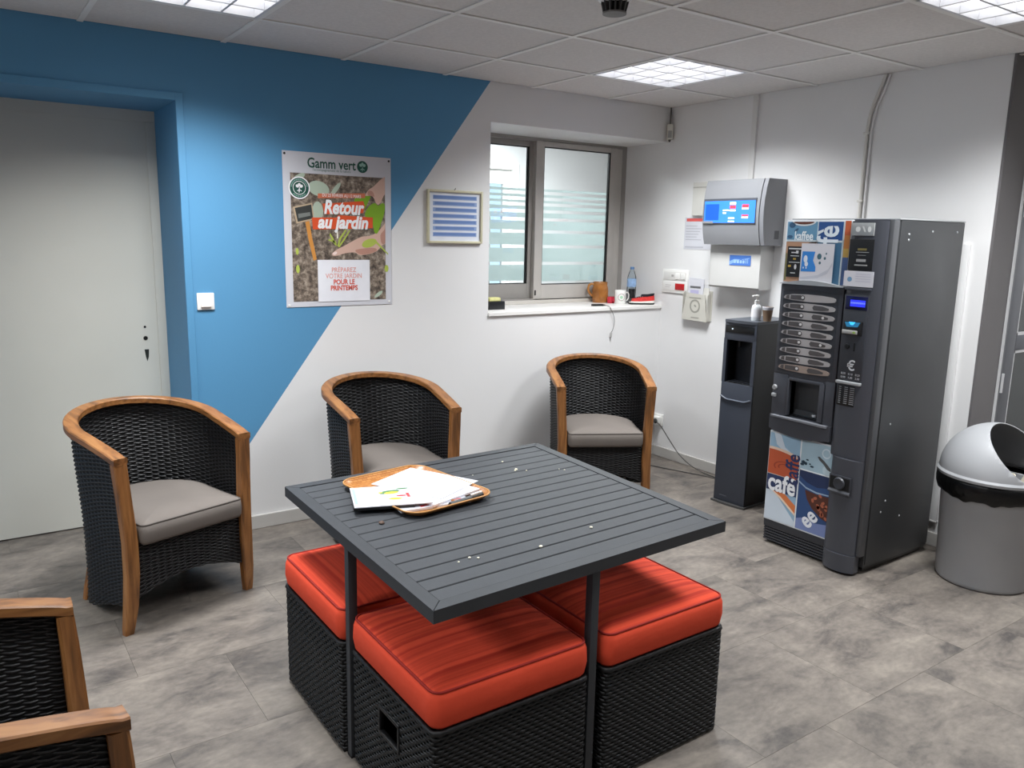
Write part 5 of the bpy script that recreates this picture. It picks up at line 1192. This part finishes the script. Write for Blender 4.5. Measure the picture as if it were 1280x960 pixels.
art('navy_dark_print', INK((30, 46, 84)), lp, yl-0.0003, [[(U(MX+0.004), 0.440), (U(0.369), 0.440), (U(0.369), 0.385), (U(0.30), 0.372), (U(0.24), 0.385), (U(MX+0.004), 0.412)]])
art('cup_edge_print', INK((150, 172, 196)), lp, yl-0.0006, [[(U(MX+0.004), 0.375), (U(0.24), 0.352), (U(0.30), 0.342), (U(0.369), 0.346), (U(0.369), 0.352), (U(0.30), 0.350), (U(0.24), 0.360), (U(MX+0.004), 0.384)]])
art('bean_bed_print', INK((82, 42, 30)), lp, yl-0.0006, [[(U(0.235), 0.345), (U(0.30), 0.338), (U(0.369), 0.340), (U(0.369), 0.215), (U(0.335), 0.225), (U(0.28), 0.262), (U(0.25), 0.300)]])
rb = random.Random(7); bl = []
for k in range(34):
    u = rb.uniform(0.245, 0.365); z = rb.uniform(0.225, 0.336)
    if z > 0.345-(u-0.235)*1.05 and z < 0.34: bl.append(ell(U(u), z, 0.011, 0.0075, 10, tilt=rb.uniform(0, 3)))
art('coffee_bean_print', INK((172, 96, 70)), lp, yl-0.0009, bl)
art('lilac_print', INK((120, 136, 184)), lp, yl-0.0004, [[(U(MX+0.004), 0.135), (U(0.369), 0.135), (U(0.369), 0.200), (U(0.30), 0.190), (U(0.25), 0.205), (U(MX+0.004), 0.185)]])
text('ee', INK((232, 236, 244)), lp, U(0.268), 0.205, 0.118, yl-0.0014, rot=math.radians(50), bold=0.003, squeeze=0.8)
# --- base grille
bg_ = MB().box(U(0.004), U(0.372), -0.006, 0.004, 0.086, 0.128, 0.003).build('grille_frame', VD2, vm, 30)
for k in range(5): MB().box(U(0.006), U(0.370), -0.004, 0.010, 0.014+0.0145*k, 0.0245+0.0145*k, 0.002).build('grille_slat', VD2, vm, 30)
MB().box(U(0.006), U(0.37), 0.010, 0.03, 0.012, 0.088).build('grille_back', BLACK, vm)
# --- coin column : bowed front
def bow(x0, x1, y_, d, n=10): return [(U(x0+(x1-x0)*k/n), y_-d*(1-(2*k/n-1)**2)**0.7) for k in range(n+1)]
MB().prism([(U(0.358), 0.0)]+bow(0.358, 0.533, -0.016, 0.016)+[(U(0.533), 0.0)], 0.562, 1.655).build('coin_column', VD, vm, 40)
MB().prism([(U(0.372), 0.0)]+bow(0.372, 0.533, -0.018, 0.028)+[(U(0.533), 0.0)], 0.100, 0.560).build('lower_column', VD, vm, 40)
MB().prism([(U(0.372), 0.02)]+bow(0.372, 0.536, -0.020, 0.034)+[(U(0.536), 0.02)], 0.012, 0.098).build('column_foot', VD, vm, 40)
yc = -0.0335
def onc(name, m, x0, x1, z0, z1, y1=-0.026, d=0.009, b=0.0015, par=None): return MB().box(U(x0), U(x1), y1-d, y1, z0, z1, b).build(name, m, par or vm, 30)
lg = onc('maker_plate', M('embossed_silver', (166, 168, 168), 0.35, metal=0.4, noise=(30, 0.06)), 0.366, 0.478, 1.590, 1.646)
art('embossed_mark', INK((206, 208, 208)), lg, -0.0356, [ell(U(0.400), 1.618, 0.012, 0.012, 12), [(U(0.42), 1.63), (U(0.428), 1.63), (U(0.440), 1.606), (U(0.432), 1.606)], ell(U(0.456), 1.618, 0.009, 0.013, 12)])
ip = onc('instruction_panel', BLACK, 0.366, 0.482, 1.436, 1.574)
art('pale_print', INK((150, 150, 150)), ip, -0.0356, [rect(U(0.405), U(0.452), 1.474, 1.486), rect(U(0.398), U(0.462), 1.456, 1.462), rect(U(0.400), U(0.464), 1.515, 1.518), rect(U(0.41), U(0.45), 1.502, 1.504)]); art('amber_print', INK((110, 100, 54)), ip, -0.0356, [rect(U(0.408), U(0.452), 1.524, 1.534)])
cdp = onc('phone_card', PAPER, 0.352, 0.498, 1.362, 1.432, -0.034, 0.0015, 0)
art('blue_mark', INK((110, 150, 184)), cdp, -0.0359, [ell(U(0.382), 1.394, 0.012, 0.011, 14)]); art('text_lines', INK((184, 184, 200)), cdp, -0.0359, [rect(U(0.41), U(0.485), 1.418-0.011*k, 1.421-0.011*k) for k in range(4)])
onc('column_ledge', VD, 0.362, 0.492, 1.345, 1.357, -0.028, 0.009, 0.003)
pp = onc('payment_panel', VD2, 0.366, 0.486, 0.930, 1.325, -0.029, 0.006, 0.003)
onc('display_window', M('dark_blue_window', (16, 16, 60), 0.2, noise=(6, 0.1)), 0.374, 0.482, 1.258, 1.318, -0.033, 0.0035, 0.001, pp)
art('display', EM('lcd_blue', (44, 52, 240), 0.8), pp, -0.0368, [rect(U(0.398), U(0.472), 1.272, 1.302)])
text('********', EM('lcd_text', (130, 150, 255), 0.9), pp, U(0.435), 1.284, 0.022, -0.0372)
cr_ = onc('card_reader', BLACK, 0.378, 0.470, 1.140, 1.206, -0.034, 0.010, 0.004, pp)
art('reader_glow', EM('cyan', (64, 190, 255), 0.9), pp, -0.0446, [[(U(0.405), 1.202), (U(0.438), 1.202), (U(0.428), 1.188), (U(0.414), 1.188)]]); art('reader_teal', EM('teal', (40, 110, 150), 0.5), pp, -0.0443, [[(U(0.384), 1.200), (U(0.462), 1.202), (U(0.450), 1.180), (U(0.395), 1.178)]])
onc('reader_mouth', M('reader_silver', (186, 184, 180), 0.3, metal=0.4, noise=(12, 0.05)), 0.376, 0.452, 1.146, 1.164, -0.043, 0.006, 0.003, pp)
art('reader_green', INK((150, 186, 90)), pp, -0.0495, [ell(U(0.438), 1.155, 0.008, 0.005, 12)])
MB().lathe([(0, -0.006), (0.011, -0.005), (0.013, 0), (0, 0)], 14).build('return_button', BLACK, pp, 40, loc=(U(0.402), -0.035, 1.087), rot=(-PI/2, 0, 0))
onc('coin_slot', DARKHOLE, 0.436, 0.442, 1.068, 1.106, -0.034, 0.004, 0, pp)
text('€', INK((190, 192, 196)), pp, U(0.432), 0.998, 0.064, -0.0356, bold=0.001)
for r in range(2):
    for c, b_ in enumerate(('0.05', '0.10', '0.20') if r == 0 else ('0.50', '1.00', '2.00')): text(b_, INK((176, 178, 182)), pp, U(0.396+0.036*c), 0.960-0.017*r, 0.0135, -0.0356)
onc('silver_ledge', VL, 0.366, 0.488, 0.912, 0.926, -0.026, 0.020, 0.003)
kp = onc('price_list', BLACK, 0.372, 0.462, 0.808, 0.906, -0.028, 0.0045)
art('price_lines', INK((140, 142, 146)), kp, -0.0330, [rect(U(0.380+0.028*c), U(0.380+0.028*c+0.012+0.006*((r*3+c) % 3)), 0.894-0.0095*r, 0.898-0.0095*r) for r in range(9) for c in range(3)])
rc = MB().box(U(0.384), U(0.500), -0.050, -0.0435, 0.392, 0.478, 0.004).build('coin_return', VD2, vm, 30)
MB().box(U(0.392), U(0.492), -0.0515, -0.050, 0.412, 0.470).build('opening', DARKHOLE, rc); MB().lathe([(0.0, 0), (0.022, 0), (0.03, 0.008), (0.026, 0.016), (0, 0.014)], 18).build('cup_flap', VD2, rc, 40, loc=(U(0.444), -0.050, 0.442), rot=(PI/2, 0, 0))
MB().prism([(-0.050, 0.408), (-0.057, 0.398), (-0.056, 0.390), (-0.044, 0.388)], U(0.386), U(0.498), 'x').build('lip', M('lip_grey', (66, 68, 75), 0.38, noise=(6, 0.03)), rc, 30)

# ------------------------------------------------------------------ bin with half open dome lid
bn = thing('dome_bin', 'round grey plastic bin with open dome lid and black bag beside the drinks machine', 'bin', (-0.212, -2.421, 0))
BG = M('mid_grey_bin_plastic', (160, 161, 164), 0.5, noise=(6, 0.04), bump=(160, 0.05))
MB().lathe([(0, 0), (0.184, 0), (0.192, 0.006), (0.196, 0.02), (0.215, 0.47), (0.219, 0.475), (0.219, 0.488), (0.206, 0.486), (0.190, 0.03), (0, 0.02)], 56).build('body', BG, bn, 40)
rr = random.Random(3); ph = [rr.uniform(0, 6.28) for _ in range(8)]
def wob(a, j, r, z):
    w_ = 0.5*math.sin(3*a+ph[0])+0.35*math.sin(7*a+ph[1])+0.25*math.sin(13*a+ph[2])+0.2*math.sin(23*a+ph[3]+j)
    if j in (0,): return r+0.002*w_, z+0.014*w_
    return r+0.004*w_*(1 if 0 < j < 5 else 0.2), z+0.004*w_
MB().lathe([(0.2215, 0.425), (0.229, 0.432), (0.236, 0.452), (0.238, 0.475), (0.237, 0.500), (0.229, 0.512), (0.215, 0.513)], 120, wob=wob).build('bin_bag', M('black_bin_bag', (6, 6, 7), 0.3, spec=0.35, noise=(30, 0.2), bump=(30, 1.0)), bn, smooth='all')
# dome: hemisphere with a round opening cut by a plane
bm = bmesh.new(); bmesh.ops.create_uvsphere(bm, u_segments=72, v_segments=40, radius=0.232)
bmesh.ops.bisect_plane(bm, geom=bm.verts[:]+bm.edges[:]+bm.faces[:], plane_co=(0, 0, 0), plane_no=(0, 0, -1), clear_outer=True)
ax = Vector((-0.04, -0.57, 0.55)).normalized()
bmesh.ops.bisect_plane(bm, geom=bm.verts[:]+bm.edges[:]+bm.faces[:], plane_co=ax*0.150, plane_no=ax, clear_outer=True)
lid = MB().bm(bm, Matrix.Translation((0, 0, 0.528))@Matrix.Diagonal((1, 1, 0.98, 1))).build('dome_lid', BG, bn, smooth=50)
so_ = lid.modifiers.new('thickness', 'SOLIDIFY'); so_.thickness = 0.005; so_.offset = -1
MB().lathe([(0.226, 0.508), (0.238, 0.510), (0.240, 0.522), (0.233, 0.532), (0.226, 0.532)], 64).build('lid_rim', BG, bn, 40)
MB().lathe([(0.0, 0.44), (0.2, 0.45), (0.2, 0.40), (0, 0.40)], 32).build('bag_inside', M('black_bin_bag', (10, 10, 11), 0.28), bn, 40)
for k, (x, y, rz, tl) in enumerate(((0.02, -0.11, 0.4, 0.5), (-0.05, -0.09, 1.2, -0.3))):
    cu_ = thing('plastic_cup', ('crumpled pale cup inside the open bin', 'second pale cup deeper inside the open bin')[k], 'cup', (-0.212+x, -2.421+y, 0.465), rz)
    o = MB().lathe([(0, 0), (0.022, 0), (0.033, 0.075), (0.034, 0.078), (0.031, 0.077), (0.020, 0.004), (0, 0.004)], 20).build('cup', M('pale_cup', (214, 206, 188), 0.5, noise=(20, 0.05)), cu_, 50); o.rotation_euler = (tl, 0, 0)

# ------------------------------------------------------------------ things on the window sill
ZS = WZ0
jug = thing('stoneware_jug', 'brown glazed stoneware jug with a handle on the window sill', 'jug', (-0.278, 0.335, ZS))
JUG = mat_wood('brown_salt_glaze', (134, 82, 36), (166, 108, 54), (184, 128, 70), (6, 6, 9), 0.18)
MB().lathe([(0, 0), (0.052, 0), (0.055, 0.004), (0.058, 0.035), (0.058, 0.085), (0.054, 0.110), (0.050, 0.122), (0.0505, 0.140), (0.054, 0.146), (0.051, 0.147), (0.046, 0.138), (0.046, 0.12), (0.05, 0.02), (0, 0.012)], 36).build('body', JUG, jug, 50)
hd = [(-0.048, 0.0, 0.128), (-0.066, 0.0, 0.134), (-0.084, 0.0, 0.122), (-0.090, 0.0, 0.098), (-0.082, 0.0, 0.072), (-0.066, 0.0, 0.052), (-0.054, 0.0, 0.044)]
MB().tube(hd, 0.0085, 10).build('handle', JUG, jug, smooth=60)
jug.rotation_euler = (0, 0, math.radians(-30))
rdx = thing('red_box', 'small crimson packet lying between the brown jug and the white mug', 'packet', (-0.243, 0.254, ZS), 0.3)
MB().box(-0.026, 0.026, -0.018, 0.018, 0, 0.046, 0.007).build('packet', M('crimson_pack', (200, 50, 70), 0.5, noise=(30, 0.12)), rdx, 40)
MB().prism([(-0.022, -0.028), (0.022, -0.028), (0.019, -0.036), (-0.019, -0.036)], 0.012, 0.034).build('flap', M('crimson_flap', (178, 42, 60), 0.5, noise=(30, 0.12)), rdx)
mug = thing('white_mug', 'white mug with a round wreath print between the jug and the red shoe', 'mug', (-0.212, 0.192, ZS), math.radians(-30))
MB().lathe([(0, 0), (0.037, 0), (0.040, 0.004), (0.0405, 0.093), (0.0395, 0.096), (0.037, 0.093), (0.036, 0.008), (0, 0.006)], 32).build('cup', WHITEP, mug, 50)
MB().tube([(0.038, 0.01, 0.078), (0.056, 0.014, 0.078), (0.066, 0.016, 0.06), (0.064, 0.016, 0.038), (0.052, 0.014, 0.022), (0.038, 0.01, 0.022)], 0.005, 8).build('handle', WHITEP, mug, smooth=60)
wr_ = MB(); wr2 = MB()
for k in range(20):
    a, b = 2*PI*k/20, 2*PI*(k+1)/20
    def cyl(r, t, R=0.0411):
        th = -PI/2+(r*math.cos(t))/R; return (R*math.cos(th), R*math.sin(th), 0.048+r*math.sin(t))
    (wr_ if k % 3 else wr2).add([cyl(0.021, a), cyl(0.027, a), cyl(0.027, b), cyl(0.021, b)], [(0, 1, 2, 3)])
wr_.build('wreath_print', INK((206, 176, 184)), mug); wr2.build('wreath_leaf_print', INK((150, 190, 160)), mug)
MB().add([cyl(0.0, 0, 0.0412)]+[cyl(0.011, 2*PI*k/12, 0.0412) for k in range(12)], [(0, k+1, (k+1) % 12+1) for k in range(12)]).build('centre_print', INK((166, 206, 176)), mug)
bt = thing('water_bottle', 'clear water bottle with blue cap and blue label in the window corner', 'bottle', (-0.078, 0.225, ZS))
PET = mat_glass('clear_bottle_plastic', (0.88, 0.93, 0.97), 1.18)
MB().lathe([(0, 0.004), (0.022, 0.0), (0.031, 0.006), (0.0325, 0.02), (0.030, 0.04), (0.0325, 0.06), (0.0325, 0.170), (0.030, 0.190), (0.020, 0.222), (0.013, 0.237), (0.0125, 0.244)], 28).build('bottle', PET, bt, 60)
MB().lathe([(0.0332, 0.115), (0.0336, 0.116), (0.0336, 0.172), (0.0332, 0.173)], 28).build('label_band', M('blue_bottle_label', (150, 182, 222), 0.4, noise=(50, 0.25)), bt, 60)
MB().lathe([(0, 0.240), (0.015, 0.240), (0.015, 0.256), (0.013, 0.259), (0, 0.259)], 20).build('cap', M('blue_cap', (84, 118, 160), 0.4, noise=(9, 0.04)), bt, 40)
tn = thing('black_tin', 'small upright black container standing behind the red sneaker', 'container', (-0.126, 0.168, ZS))
MB().lathe([(0, 0), (0.022, 0), (0.022, 0.102), (0.020, 0.106), (0, 0.106)], 24).build('body', BLACK, tn, 40)
MB().lathe([(0.0225, 0.088), (0.0232, 0.089), (0.0232, 0.104), (0.0225, 0.105)], 24).build('lid', M('black_lid', (24, 24, 25), 0.3, noise=(9, 0.1)), tn, 40)
# sneaker
sh = thing('sneaker', 'red running shoe with white and black sole on the right end of the window sill', 'shoe', (-0.104, 0.084, ZS), math.radians(144)); sh.scale = (0.93, 0.93, 0.93)
def foot_outline(k, n=26):
    out = []
    for i in range(n):
        a = 2*PI*i/n; c, s_ = math.cos(a), math.sin(a)
        x = 0.098*c; w_ = 0.034 if c > 0 else 0.027
        out.append((x*k, (math.copysign(abs(s_)**0.8, s_))*w_*k+0.004*c))
    return out
fo = foot_outline(1.0)
MB().layers([[(x*0.96, y*0.92, 0.0) for x, y in fo], [(x, y, 0.006) for x, y in fo], [(x, y, 0.013) for x, y in fo]]).build('outsole', M('black_rubber', (30, 36, 34), 0.6, noise=(20, 0.1)), sh, smooth=50)
MB().layers([[(x, y, 0.013) for x, y in fo], [(x*1.01, y*1.03, 0.018) for x, y in fo], [(x*1.0, y*1.0, 0.024+0.008*max(0, -x/0.098)) for x, y in fo]]).build('midsole', M('white_foam', (226, 222, 216), 0.6, noise=(20, 0.05)), sh, smooth=50)
rings = []
for k, (s_, zz, sx_) in enumerate(((1.0, 0.024, 0.0), (0.97, 0.036, -0.002), (0.88, 0.050, -0.008), (0.72, 0.060, -0.022), (0.52, 0.066, -0.040))):
    rings.append([(x*s_+sx_, y*s_*(1.0 if k < 2 else 0.92), zz+(0.010*max(0, -x/0.098) if k > 1 else 0)-0.016*max(0, x/0.098)*(k/4)) for x, y in fo])
MB().layers(rings).build('upper', M('red_mesh_upper', (200, 48, 44), 0.8, noise=(60, 0.2)), sh, smooth=50)
MB().layers([[(x*0.50-0.042, y*0.70, 0.062+0.008*max(0, -x/0.098)) for x, y in fo], [(x*0.53-0.044, y*0.76, 0.076+0.010*max(0, -x/0.098)) for x, y in fo], [(x*0.42-0.044, y*0.55, 0.078+0.008*max(0, -x/0.098)) for x, y in fo], [(x*0.38-0.044, y*0.45, 0.060) for x, y in fo]]).build('collar', M('black_collar', (26, 24, 34), 0.8, noise=(40, 0.1)), sh, smooth=50)
lc = MB()
for k in range(4): lc.box(0.004+k*0.014, 0.010+k*0.014, -0.016, 0.016, 0.058-k*0.0045, 0.066-k*0.0045, 0.001)
lc.build('laces', M('dark_lace', (34, 28, 38), 0.8, noise=(40, 0.1)), sh)['kind'] = 'stuff'
MB().prism([(0.098, 0.020), (0.06, 0.020), (0.085, 0.044), (0.098, 0.034)], -0.020, 0.022, 'y').build('toe_guard', M('dark_toe', (44, 52, 50), 0.6, noise=(20, 0.1)), sh, 40)
# black box with sponge, charger with cable
bx = thing('black_box', 'small black box at the left end of the window sill', 'box', (-1.300, 0.170, ZS), 0.0)
MB().box(-0.060, 0.060, -0.028, 0.028, 0, 0.052, 0.003).build('box', M('navy_black_card', (18, 20, 24), 0.4, noise=(12, 0.2)), bx, 30)
MB().box(-0.061, 0.061, -0.029, 0.029, 0.036, 0.0375).build('lid_edge', BLACK, bx)
sg = thing('sponge', 'pale yellow sponge lying on the small black box', 'sponge', (-1.312, 0.172, ZS+0.0522), 0.05)
MB().box(-0.044, 0.044, -0.024, 0.024, 0, 0.024, 0.006).build('sponge', M('pale_yellow_foam', (206, 202, 140), 0.9, noise=(60, 0.1), bump=(90, 0.4)), sg, 40)
MB().box(-0.0445, 0.0445, -0.0245, 0.0245, 0, 0.006, 0.002).build('scourer', M('olive_pad', (150, 148, 96), 0.9, noise=(60, 0.1)), sg, 40)
ch = thing('phone_charger', 'small black charger on the sill with a thin grey lead hanging down the wall', 'charger', (-0.492, 0.100, ZS), math.radians(-12))
MB().box(-0.052, 0.034, -0.012, 0.012, 0.0, 0.014, 0.004).build('body', BLACK, ch, 30)
MB().tube([(0.034, 0, 0.007), (0.052, -0.003, 0.006)], [0.005, 0.003], 8).build('strain_relief', BLACK, ch, smooth=40)
curve_obj('lead', [(0.050, -0.003, 0.006), (0.044, -0.060, 0.0045), (0.030, -0.1055, 0.001), (0.034, -0.114, -0.012), (0.062, -0.106, -0.060), (0.070, -0.104, -0.105), (0.060, -0.104, -0.150), (0.048, -0.103, -0.172)], 0.0022, M('grey_lead', (120, 118, 118), 0.5, noise=(9, 0.05)), ch)
MB().box(0.040, 0.054, -0.108, -0.100, -0.205, -0.172, 0.002).build('plug', M('grey_lead_plug', (176, 174, 172), 0.4, noise=(9, 0.05)), ch, 30)
